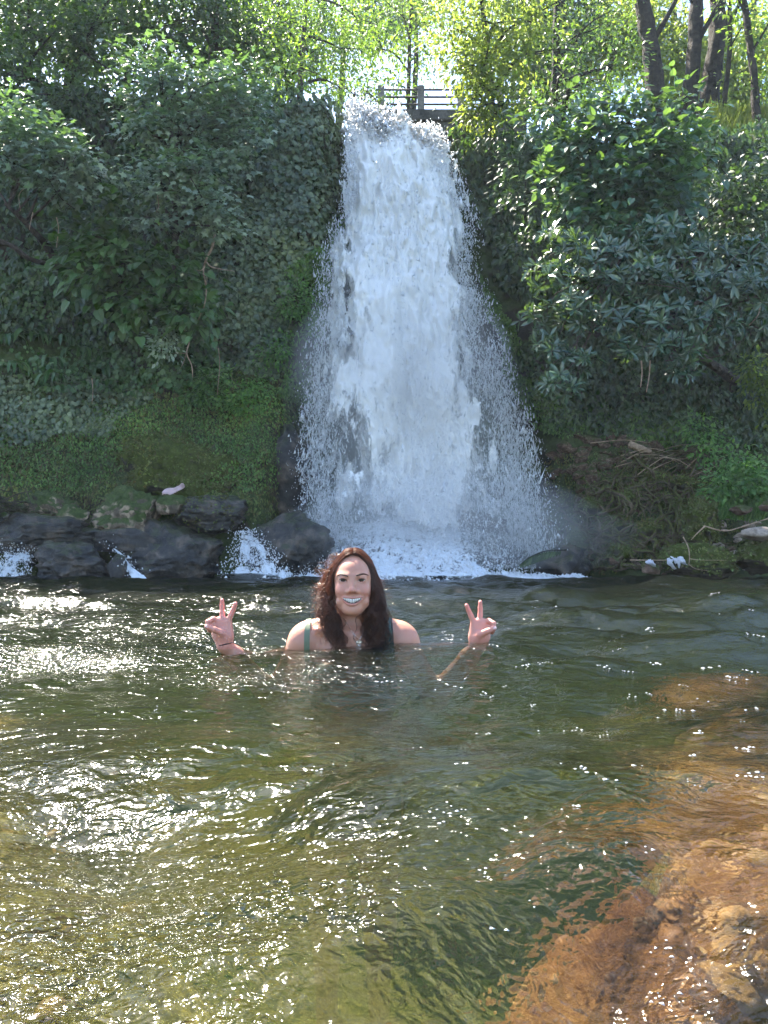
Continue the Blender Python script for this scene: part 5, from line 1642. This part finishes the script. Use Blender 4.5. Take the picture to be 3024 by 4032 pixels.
xs_ = np.linspace(-.037, .037, 13)
for a, b in zip(xs_[:-1], xs_[1:]):
    ra = .0028 * (1 - .5 * (abs(a) / .037) ** 2); rb = .0028 * (1 - .5 * (abs(b) / .037) ** 2)
    cone((a, face_arc(a) - .0012, lip_up(a) + .0012), (b, face_arc(b) - .0012, lip_up(b) + .0012), ra, rb, .004)
    cone((a, face_arc(a) - .0012, lip_lo(a) - .0015), (b, face_arc(b) - .0012, lip_lo(b) - .0015), ra * 1.25, rb * 1.25, .004)
for x in np.linspace(-.033, .033, 27):                              # the open smile
    zu, zl = lip_up(x) - .0016, lip_lo(x) + .0024
    if zu - zl > .001:
        cone((x, -.14, (zu + zl) / 2), (x, -.062, (zu + zl) / 2), (zu - zl) / 2, (zu - zl) / 2, .0010, True)
# neck, shoulders, trunk
cone((0, .028, .185), (0, .032, .05), .050, .054, .025)
for s in (-1, 1):
    cone((s * .02, .045, .13), (s * .135, .040, .052), .036, .046, .045)
    ell((s * .165, .035, .030), (.060, .058, .066), .035)
    cone((s * .012, -.030, .060), (s * .120, -.012, .070), .0085, .0085, .022)       # collar bones
    ell((s * .075, -.060, -.105), (.072, .060, .078), .035)
    cone((s * .025, .030, .075), (s * .045, -.060, .170), .012, .008, .02)
ell((0, .040, .010), (.125, .075, .075), .05)
ell((0, .035, -.13), (.150, .092, .210), .05)
ell((0, .040, -.36), (.125, .088, .16), .06)
ell((0, .045, -.52), (.165, .105, .13), .06)
for s in (-1, 1):
    cone((s * .085, .045, -.56), (s * .09, .030, -.92), .085, .056, .05)
    cone((s * .09, .030, -.92), (s * .09, .055, -1.23), .055, .036, .03)
    cone((s * .09, .055, -1.25), (s * .10, -.09, -1.262), .032, .026, .02)
# arms: upper arm out and down under water, forearm rising to the wrist
WL, WR = np.array((-.440, -.020, .020)), np.array((.428, -.020, .014))
for s, w in ((-1, WL), (1, WR)):
    elb = (s * .290, .115, -.185)
    cone((s * .175, .035, .020), elb, .050, .040, .03)
    cone(elb, tuple(w * .8 + np.array(elb) * .2), .046, .031, .025)
    cone(tuple(w * .8 + np.array(elb) * .2), tuple(w), .031, .0255, .02, flat=.85)


def hand(s, w, k=.0001335):
    """s = -1: the hand on the photo's left. Points are read off that hand, x mirrored for the other."""
    def p(x, y, d=0.0):
        return (w[0] + s * -(x - 800) * k * 1.0, w[1] - .004 + d, w[2] + (1530 - y) * k)
    # palm
    cone(p(800, 1500), p(790, 1330), .0245, .027, .012, flat=.72)
    cone(p(740, 1250, -.004), p(690, 960, 0), .026, .021, .014, flat=.60)
    cone(p(840, 1250, 0), p(850, 960, 0), .022, .019, .014, flat=.60)
    cone(p(640, 1230, -.002), p(610, 980, 0), .021, .018, .012, flat=.62)
    # middle and index up
    chain([p(748, 930, .002), p(722, 690, .004), p(720, 520, .003), p(722, 365, -.002)], [.0100, .0090, .0082, .0070], .003)
    chain([p(880, 930, .000), p(960, 730, .000), p(1030, 575, -.003), p(1085, 450, -.009)], [.0100, .0090, .0081, .0068], .003)
    # ring finger folded over towards the thumb
    chain([p(640, 930, 0), p(520, 842, -.010), p(415, 900, -.032), p(425, 985, -.028)], [.0098, .0092, .0086, .0076], .003)
    # little finger folded behind the thumb
    chain([p(580, 1010, 0), p(480, 985, -.014), p(425, 1070, -.026), p(440, 1140, -.016)], [.0088, .0082, .0074, .0066], .003)
    # thumb leaves the side of the palm and closes on the ring finger
    chain([p(830, 1340, -.004), p(760, 1190, -.022)], [.0165, .0125], .010)
    chain([p(760, 1190, -.022), p(590, 1095, -.036), p(410, 1012, -.040)], [.0125, .0102, .0086], .004)


hand(-1, WL)
hand(1, WR)


def surface_net(F):
    neg = F < 0
    nx, ny, nz = F.shape
    cnt = np.zeros((nx - 1, ny - 1, nz - 1), dtype=np.uint8)
    cs = [(i, j, k) for i in (0, 1) for j in (0, 1) for k in (0, 1)]
    for i, j, k in cs:
        cnt += neg[i:nx - 1 + i, j:ny - 1 + j, k:nz - 1 + k]
    act = np.nonzero((cnt > 0) & (cnt < 8))
    I, J, K = act
    flat = np.ravel_multi_index(act, cnt.shape)
    acc = np.zeros((len(I), 3)); num = np.zeros(len(I))
    co = {c: F[I + c[0], J + c[1], K + c[2]].astype(np.float64) for c in cs}
    g = (GX, GY, GZ)
    ijk = (I, J, K)
    for a in cs:
        for ax in range(3):
            if a[ax]: continue
            b = list(a); b[ax] = 1; b = tuple(b)
            fa, fb = co[a], co[b]
            m_ = (fa < 0) != (fb < 0)
            t = np.where(m_, fa / np.where(m_, fa - fb, 1), 0)
            q = np.stack([g[d][ijk[d] + a[d]].astype(np.float64) for d in range(3)], -1)
            q[:, ax] += t * (g[ax][ijk[ax] + 1] - g[ax][ijk[ax]])
            acc += np.where(m_[:, None], q, 0); num += m_
    V = acc / num[:, None]
    faces = []
    for ax in range(3):
        sl0 = [slice(None)] * 3; sl1 = [slice(None)] * 3
        sl0[ax] = slice(0, -1); sl1[ax] = slice(1, None)
        ch = neg[tuple(sl0)] != neg[tuple(sl1)]
        o1, o2 = [d for d in range(3) if d != ax]
        idx = np.stack(np.nonzero(ch), -1)
        ok = (idx[:, o1] > 0) & (idx[:, o2] > 0) & (idx[:, o1] < F.shape[o1] - 1) & (idx[:, o2] < F.shape[o2] - 1)
        idx = idx[ok]
        ins = neg[tuple(idx.T)]
        quad = []
        for d1, d2 in ((-1, -1), (0, -1), (0, 0), (-1, 0)):
            q = idx.copy(); q[:, o1] += d1; q[:, o2] += d2
            quad.append(np.searchsorted(flat, np.ravel_multi_index(tuple(q.T), cnt.shape)))
        quad = np.stack(quad, -1)
        flip = ins if ax != 1 else ~ins
        quad[~flip] = quad[~flip][:, ::-1]
        faces.append(quad)
    return V, np.concatenate(faces)


def smooth_net(V, F, it=2, lam=.5):
    e = np.concatenate([F[:, [0, 1]], F[:, [1, 2]], F[:, [2, 3]], F[:, [3, 0]]])
    e = np.concatenate([e, e[:, ::-1]])
    deg = np.bincount(e[:, 0], minlength=len(V))[:, None]
    for k in range(it):
        for l in (lam, -lam * .92):
            A = np.zeros_like(V)
            for d in range(3): A[:, d] = np.bincount(e[:, 0], weights=V[e[:, 1], d], minlength=len(V))
            V = V + l * (A / np.maximum(deg, 1) - V)
    return V


BV, BF = surface_net(FIELD)
BV = smooth_net(BV, BF, 2)


def front_y(x, z, lo=-.149):
    """first skin met when looking in from the lens side"""
    i = int(np.argmin(np.abs(GX - x))); k = int(np.argmin(np.abs(GZ - z)))
    col = FIELD[i, :, k]
    j = np.nonzero(col < 0)[0]
    if not len(j): return 0.0
    j = j[0]
    if j == 0: return float(GY[0])
    t = col[j - 1] / (col[j - 1] - col[j])
    return float(GY[j - 1] + t * (GY[j] - GY[j - 1]))


def gauss(d, s): return np.exp(-(d / s) ** 2)


def skin_colours(V):
    x, y, z = V[:, 0], V[:, 1], V[:, 2]
    c = np.empty((len(V), 3)); c[:] = (0.50, 0.235, 0.155)
    front = (y < -.03)
    def mixin(w, col):
        w = np.clip(w, 0, 1)[:, None]
        c[:] = c * (1 - w) + np.array(col) * w
    for s in (-1, 1):
        mixin(.45 * gauss(np.hypot(x - s * .042, z - .210), .022) * front, (.62, .24, .19))
        mixin(.35 * gauss(np.hypot((x - s * .0315) / 1.3, z - .238), .007) * front, (.40, .20, .16))
        mixin(.75 * gauss(np.hypot((x - s * .0315) / 2.6, z - .2505), .0028) * front, (.10, .05, .04))   # lashes line
    mixin(.35 * gauss(np.hypot(x, z - .210), .013) * (y < -.085), (.62, .26, .21))
    hands = (np.abs(x) > .36) & (z > .01)
    mixin(.55 * hands, (.68, .27, .22))
    mixin(.35 * hands * (z > .12), (.75, .26, .24))
    inface = (np.abs(x) < .04) & (z > .150) & (z < .200) & (y < -.05)
    zu = .1852 + .0040 * (np.abs(x) / .037) ** 2
    zl = .1655 + .0228 * (np.abs(x) / .037) ** 2
    ya = -.0885 + 9.5 * x * x
    lip = inface & (y < ya + .004) & (np.abs(x) < .0375) & (((z > zu - .004) & (z < zu + .0048)) | ((z < zl + .004) & (z > zl - .0062)))
    c[lip] = (.52, .22, .17)
    inner = inface & (y > ya + .001) & (z < zu + .0005) & (z > zl - .001) & (np.abs(x) < .036)
    c[inner] = (.10, .02, .02)
    # scalp under the hair
    hair = (z > .19) & ((y > -.02) | (z > .336 - 11 * x * x)) & (np.abs(x) < .1)
    hair |= (z > .22) & (np.abs(x) > .066) & (y > -.055) & (np.abs(x) < .1)
    c[hair] = (.030, .014, .010)
    mixin((fbm(V * 60, 3) * .5 + .1) * .25, (.50, .22, .16))
    return c


def skin_mat():
    m, nt, out = new_mat('skin')
    L = nt.links.new
    a = N(nt, 'Attribute', attribute_name='col')
    pr = N(nt, 'BsdfPrincipled', i_Roughness=0.42)
    pr.inputs['Specular IOR Level'].default_value = 0.45
    L(a.outputs['Color'], pr.inputs['Base Color'])
    pr.inputs['Subsurface Weight'].default_value = 0.22
    pr.inputs['Subsurface Radius'].default_value = (1.0, 0.35, 0.2)
    pr.inputs['Subsurface Scale'].default_value = 0.012
    tc = N(nt, 'TexCoord')
    n1 = N(nt, 'TexNoise', i_Scale=260.0, i_Detail=3.0); L(tc.outputs['Object'], n1.inputs['Vector'])
    bp = N(nt, 'Bump', i_Strength=0.12, i_Distance=0.002); L(n1.outputs[0], bp.inputs['Height']); L(bp.outputs[0], pr.inputs['Normal'])
    L(pr.outputs[0], out.inputs[0])
    return m


woman = thing('person', (PX, PY, -1.26), 'smiling person with long wavy brown hair making two peace signs in the pool', 'person')
O3 = np.array((PX, PY, 0.0))
mk('body', BV + O3, BF, skin_mat(), woman, smooth=True, attrs={'col': skin_colours(BV)})


# eyes, brows, lashes, teeth
def eye_mat():
    m, nt, out = new_mat('eye')
    L = nt.links.new
    tc = N(nt, 'TexCoord')
    sx = N(nt, 'SeparateXYZ'); L(tc.outputs['Object'], sx.inputs[0])
    cx = N(nt, 'CombineXYZ'); L(sx.outputs[0], cx.inputs[0]); L(sx.outputs[2], cx.inputs[2])
    ln = N(nt, 'VectorMath', operation='LENGTH'); L(cx.outputs[0], ln.inputs[0])
    r = ramp(nt, [(0.0, (.004, .003, .003)), (.24, (.004, .003, .003)), (.28, (.07, .03, .015)), (.55, (.03, .014, .008)), (.60, (.50, .43, .40)), (1, (.5, .4, .37))])
    mu = N(nt, 'Math', operation='MULTIPLY', i_1=1 / .0136); L(ln.outputs['Value'], mu.inputs[0]); L(mu.outputs[0], r.inputs[0])
    pr = N(nt, 'BsdfPrincipled', i_Roughness=0.08); L(r.outputs[0], pr.inputs['Base Color'])
    L(pr.outputs[0], out.inputs[0])
    return m


EM = eye_mat()
M['brow'] = plain('brow_hair', (.035, .018, .012), .6, .3)
M['teeth'] = plain('teeth', (.88, .83, .75), .25, .5)
for s in (-1, 1):
    c = O3 + np.array((s * .0315, -.0672, .2455))
    o = mk('eyeball', ICO3[0] * .0146, ICO3[1], EM, smooth=True)
    o.parent = woman; o.location = c - np.array(woman.matrix_world.translation)
    bx = np.linspace(.0135, .0545, 9)
    bz = np.interp(bx, [.0135, .030, .042, .0545], [.2590, .2645, .2650, .2590]) + (0.002 if s > 0 else 0)
    P = np.array([(s * a, front_y(s * a, b) - .0012, b) for a, b in zip(bx, bz)])
    V, F = tube(P + O3, np.array([.0018, .0027, .0030, .0030, .0028, .0024, .0020, .0014, .0008]), 6)
    mk('eyebrow', V, F, M['brow'], woman, smooth=True)
    lx = np.linspace(-.0130, .0130, 9)
    P = np.array([(s * .0315 + a, -.0838 + 12 * a * a, .2455 + .0040 - 22 * a * a + s * a * .10) for a in lx])
    V, F = tube(P + O3, np.array([.0006, .0013, .0016, .0018, .0018, .0018, .0016, .0013, .0006]), 5)
    mk('eyelashes', V, F, M['brow'], woman, smooth=True)
Vt, Ft = [], []
tw = [.0080, .0065, .0066, .0058, .0048]
for s in (-1, 1):
    x0 = .0001
    for k, w_ in enumerate(tw):
        xc = s * (x0 + w_ / 2); x0 += w_
        zt_ = lip_up(xc) + .001
        ln = max(zt_ - lip_lo(xc) - [.0035, .0048, .0036, .0034, .003][k], .004)
        V, F = box((0, 0, 0), (w_ * .90, .006, ln), .0018)
        a = s * abs(xc) * 19
        V = V @ np.array([[math.cos(a), math.sin(a), 0], [-math.sin(a), math.cos(a), 0], [0, 0, 1]])
        V = V + np.array((xc, -.0885 + 10 * xc * xc, zt_ - ln / 2)) + O3
        n0 = sum(len(q) for q in Vt)
        Vt.append(V); Ft += [f + n0 for f in F]
mk('teeth', np.concatenate(Vt), Ft, M['teeth'], woman, smooth=True)

# finger and thumb nails that face the lens
M['nail'] = plain('pale_nail', (.80, .52, .50), .2, .5)
for s, w_, pt in ((1, WR, (400, 1005)), (-1, WL, (405, 1012))):
    c = np.array((w_[0] + s * -(pt[0] - 800) * .0001335, w_[1] - .004 - .0475, w_[2] + (1530 - pt[1]) * .0001335)) + O3
    V = ICO2[0] * (np.array((.0066, .0020, .0050)) if s > 0 else np.array((.0050, .0014, .0036)))
    mk('nail', rotz(V, 0, s * .45) + c, ICO2[1], M['nail'], woman, smooth=True)

# swimsuit: a second skin over the trunk with straps
FB = FIELD - .0035
SV, SF = surface_net(FB)
fc = SV[SF].mean(1)
x, y, z = fc[:, 0], fc[:, 1], fc[:, 2]
ax_ = np.abs(x)
keep = (ax_ < .165) & (z < -.035) & (z > -.62)
used = np.unique(SF[keep])
rm = -np.ones(len(SV), dtype=np.int64); rm[used] = np.arange(len(used))
M['suit'] = plain('dark_green_swimsuit', (.012, .062, .052), .5, .4, noise=.15)
mk('swimsuit', SV[used] + O3, rm[SF[keep]], M['suit'], woman, smooth=True)


def field_at(P):
    out = np.zeros(len(P))
    ii, ff = [], []
    for d, g in enumerate((GX, GY, GZ)):
        i = np.clip(np.searchsorted(g, P[:, d]) - 1, 0, len(g) - 2)
        ii.append(i); ff.append(np.clip((P[:, d] - g[i]) / (g[i + 1] - g[i]), 0, 1))
    for a in (0, 1):
        for b in (0, 1):
            for c in (0, 1):
                w = (ff[0] if a else 1 - ff[0]) * (ff[1] if b else 1 - ff[1]) * (ff[2] if c else 1 - ff[2])
                out += w * FIELD[ii[0] + a, ii[1] + b, ii[2] + c]
    return out


def skin_ray(x, ang, c=(.045, -.02)):
    """the skin met going out from the trunk's axis at height angle ang (0 = forward, 90 = up)"""
    t = np.linspace(.02, .22, 160)
    P = np.stack([np.full(160, x), c[0] - t * math.cos(ang), c[1] + t * math.sin(ang)], -1)
    f = field_at(P)
    j = np.nonzero(f > .0028)[0]
    return P[j[0]] if len(j) else P[-1]


def ribbon(name, edge_l, edge_r, mat, a0=-25, a1=150, n=44, m_=9):
    """edge_l, edge_r: x of the two edges as functions of the angle"""
    V = []
    for a in np.linspace(a0, a1, n):
        l, r2 = edge_l(a), edge_r(a)
        for q in np.linspace(0, 1, m_): V.append(skin_ray(l + (r2 - l) * q, math.radians(a)))
    return mk(name, np.array(V) + O3, grid_faces(n, m_), mat, woman, smooth=True)


M['strap'] = plain('lit_green_strap', (.16, .19, .12), .55, .35, noise=.15)  # same green suit; the light on this side is put into the olive
ribbon('shoulder_strap', lambda a: -.167, lambda a: -.148, M['strap'])
ribbon('shoulder_strap', lambda a: np.interp(a, [-25, 0, 40, 90], [.100, .104, .110, .104]), lambda a: np.interp(a, [-25, 0, 40, 90], [.150, .146, .140, .134]), M['suit'])
M['suit_navy'] = plain('navy_swimsuit_cup', (.018, .022, .045), .5, .4, noise=.15)
ribbon('swimsuit_cup', lambda a: np.interp(a, [-25, 0, 20, 35], [.060, .070, .080, .094]), lambda a: np.interp(a, [-25, 35], [.104, .107]), M['suit_navy'], -25, 38)
del FB, SV, SF

# necklace with its pierced round pendant, and the wrist band
M['silver'] = plain('silver', (.78, .76, .74), .25, .5, metal=1.0)
cx, cz = (805 - 730) * .000294, .406 - 1272 * .000294
pts = []
for t in np.linspace(-1, 1, 41):
    xx = cx + t * (.062 if t < 0 else .040); zz = cz + .010 + .088 * abs(t) ** 1.25
    pts.append((xx, front_y(xx, zz) - .0012, zz))
V, F = tube(np.array(pts) + O3, .00065, 5)
nk = mk('necklace', V, F, M['silver'], woman, smooth=True)
py = front_y(cx, cz) - .0030
th = np.linspace(0, 2 * math.pi, 29)[:-1]
ring = np.stack([cx + .0088 * np.cos(th), 0 * th + py, cz + .0088 * np.sin(th)], -1)
V, F = tube(np.concatenate([ring, ring[:1]]) + O3, .0010, 5)
parts = [(V, F)]
for (ax0, az0, rx, rz) in ((-.0035, .002, .0030, .0034), (-.002, -.004, .0016, .0028), (.0035, .0015, .0028, .0042), (.0045, -.0045, .0018, .0014), (.0015, .0055, .0022, .0012)):
    e = np.stack([cx + ax0 + rx * np.cos(th[::4]), 0 * th[::4] + py, cz + az0 + rz * np.sin(th[::4])], -1)
    n_ = len(e)
    V = np.concatenate([e, e + np.array([0, .0012, 0])]) + O3
    F = np.array([(i, (i + 1) % n_, n_ + (i + 1) % n_, n_ + i) for i in range(n_)] + [(0, 1, 2, 3), (0, 3, 4, 5), (0, 5, 6, 6 if n_ < 8 else 6)])
    F = np.array([f for f in F if len(set(f)) == 4])
    parts.append((V, F))
V, F = join(parts)
mk('pendant', V, F, M['silver'], nk, smooth=False, label='round silver pendant pierced as a map of the world') if False else mk('pendant', V, F, M['silver'], woman, smooth=False)
M['black'] = plain('black_band', (.008, .008, .009), .6, .3)
th = np.linspace(0, 2 * math.pi, 33)
bp_ = np.stack([WL[0] + .0012 + .0262 * np.cos(th), WL[1] - .003 + .0215 * np.sin(th), WL[2] + .0055 + .006 * np.cos(th)], -1)
V, F = tube(bp_ + O3, .0021, 6)
mk('wrist_band', V, F, M['black'], woman, smooth=True)


# hair: long wavy locks from a centre parting, built strand by strand
def hair_mat():
    m, nt, out = new_mat('brown_hair')
    L = nt.links.new
    geo = N(nt, 'NewGeometry')
    r = ramp(nt, [(0, (.018, .009, .007)), (.5, (.070, .030, .019)), (1, (.22, .10, .056))], None)
    hv = N(nt, 'Attribute', attribute_name='tone')
    av = N(nt, 'Math', operation='MULTIPLY_ADD', i_1=.35); L(geo.outputs['Random Per Island'], av.inputs[0]); L(hv.outputs['Fac'], av.inputs[2]); L(av.outputs[0], r.inputs[0])
    pr = N(nt, 'BsdfPrincipled', i_Roughness=0.34); L(r.outputs[0], pr.inputs['Base Color'])
    pr.inputs['Specular IOR Level'].default_value = .6
    tl = N(nt, 'BsdfTranslucent'); tl.inputs[0].default_value = (.62, .32, .16, 1)
    mx = N(nt, 'MixShader', i_0=.36); L(pr.outputs[0], mx.inputs[1]); L(tl.outputs[0], mx.inputs[2])
    L(mx.outputs[0], out.inputs[0])
    return m


def build_hair():
    r = np.random.default_rng(3)
    zk = [-.02, -.003, .053, .112, .171, .230, .289]
    IN = {-1: [-.026, -.028, -.034, -.050, -.072, -.075, -.066], 1: [.080, .078, .044, .042, .068, .068, .060]}
    OUT = {-1: [-.058, -.062, -.082, -.104, -.112, -.107, -.082], 1: [.106, .108, .124, .112, .098, .090, .072]}
    strands = []

    def scalp(side, y0, th):
        """point on the head shell round the front-back axis"""
        f = math.sqrt(max(1 - ((y0 - .022) / .100) ** 2, .02))
        a, b = .078 * f, .089 * f
        return np.array((side * a * math.sin(th), y0, .262 + b * math.cos(th)))

    def lock(side, w, back, y0, zend, amp, ph, n_str, wid, rad, curl=34.0, fly=0.0):
        """a clump of strands sharing one wave"""
        zz = np.linspace(.285, zend, 22)
        xi = np.interp(zz, zk, IN[side]); xo = np.interp(zz, zk, OUT[side])
        cxl = xi + (xo - xi) * w
        if back:
            cyl = np.interp(zz, [-.02, .05, .12, .2, .285], [.062, .075, .085, .085, y0])
        else:
            chest = np.interp(zz, [-.02, .0, .05, .09, .13, .2, .285], [-.098, -.088, -.062, -.05, -.045, -.035 + .07 * w, y0 * .55 + .4 * (-.03 + .07 * w)])
            cyl = chest - .012 * (1 - w)
        t = np.linspace(0, 1, 22)
        wave = amp * (.35 + t) * np.sin(curl * (.285 - zz) + ph)
        wav2 = amp * .7 * (.25 + t) * np.cos(curl * .9 * (.285 - zz) + ph * 1.7)
        core = np.stack([cxl + wave, cyl + wav2, zz], -1)
        ths = np.linspace(.03, 1.35, 9)
        top = np.array([scalp(side, y0, a) for a in ths])
        tone = r.random() ** 1.4 * .65
        for k in range(n_str):
            o = r.normal(0, 1, 3) * wid
            tl_ = r.uniform(.82, 1.0)
            fr_ = fly * r.normal(0, 1, 3)
            S = np.concatenate([top + r.normal(0, .0022, 3) + np.array([0, r.normal(0, .006), 0]), core + o * (1 - .45 * t)[:, None] + np.outer(t ** 2, fr_)])
            wig = r.normal(0, .0012 + fly * .1, (len(S), 3)); wig = np.cumsum(wig, 0) * .4
            S = S[:max(17, int(len(S) * tl_))]
            # ease the bend between crown and fall
            for _ in range(14): S[3:15] = .5 * S[3:15] + .25 * (S[2:14] + S[4:16])
            S = S + wig[:len(S)] * np.linspace(0, 1, len(S))[:, None]
            strands.append((S, rad * r.uniform(.6, 1.2), tone))

    for side in (-1, 1):
        for k in range(58):                                         # front and side locks
            w = (k + r.random()) / 58
            y0 = max(-.034 + .095 * w + r.normal(0, .007), -.038)
            lock(side, w, False, y0, r.uniform(-.045, .03) if w < .7 else r.uniform(-.02, .09), .010 + .009 * r.random(), r.uniform(0, 6.28), 13, .0030, .0008, r.uniform(42, 75))
        for k in range(24):                                         # hair falling behind the shoulders
            w = r.uniform(0, .8)
            lock(side, w, True, r.uniform(.03, .10), r.uniform(-.03, .05), .005, r.uniform(0, 6.28), 9, .006, .0012)
    for k in range(60):                                             # loose frizz on the sunny side
        lock(-1, r.uniform(.75, 1.12), False, r.uniform(-.03, .05), r.uniform(.05, .20), .008, r.uniform(0, 6.28), 3, .006, .0006, r.uniform(60, 110), .020)
    for k in range(12):
        lock(1, r.uniform(.85, 1.15), False, r.uniform(-.03, .05), r.uniform(.03, .16), .007, r.uniform(0, 6.28), 2, .004, .0005, 55, .014)
    # frizz: short stray curls standing off the sunny side, fewer on the other
    for k in range(210):
        sd = -1 if k < 165 else 1
        z0 = r.uniform(.06, .335) if sd < 0 else r.uniform(.06, .26)
        xo = np.interp(z0, zk + [.32, .345], OUT[sd] + [sd * .062, sd * .03])
        p0 = np.array((xo * r.uniform(.88, 1.0), r.uniform(-.045, .04), z0))
        L_ = r.uniform(.02, .055); t = np.linspace(0, 1, 14)
        d = nrm(np.array((sd * r.uniform(.5, 1.0), r.normal(-.1, .3), r.normal(-.35 if z0 < .3 else .2, .45))))
        a = nrm(np.cross(d, r.normal(size=3))); b = np.cross(d, a)
        w_ = r.uniform(5, 13); rr = r.uniform(.003, .009) * t
        S = p0 + np.outer(t * L_, d) + (np.cos(w_ * t) * rr)[:, None] * a + (np.sin(w_ * t) * rr)[:, None] * b + np.outer(t ** 2, np.array((0, 0, -.012)))
        strands.append((S, r.uniform(.0006, .0011), r.uniform(.35, .75)))
    # single curls across the throat and shoulder
    for pts in ([(.085, -.062, .135), (.040, -.075, .132), (.012, -.078, .118), (.016, -.073, .085), (.006, -.075, .060), (.010, -.080, .042), (.028, -.085, .030), (.036, -.09, .018)],
                [(.105, -.04, .16), (.128, -.035, .13), (.132, -.045, .09), (.136, -.05, .055), (.128, -.06, .035), (.112, -.07, .028)],
                [(-.045, -.066, .125), (-.028, -.07, .112), (-.023, -.072, .098), (-.03, -.074, .09), (-.042, -.074, .086)],
                [(.05, -.07, .10), (.036, -.078, .075), (.044, -.082, .055), (.060, -.085, .045), (.070, -.088, .038)]):
        for k in range(4):
            S = spline([np.array(p) + r.normal(0, .0012, 3) for p in pts], 26)
            strands.append((S, .0007, .2))
    parts = [tube(S + O3, np.linspace(1, .45, len(S)) * rd, 3) for S, rd, tn in strands]
    V, F = join(parts)
    tone = np.concatenate([np.full(len(p[0]), s_[2]) for p, s_ in zip(parts, strands)])
    mk('hair', V, F, hair_mat(), woman, smooth=True, attrs={'tone': tone})


build_hair()
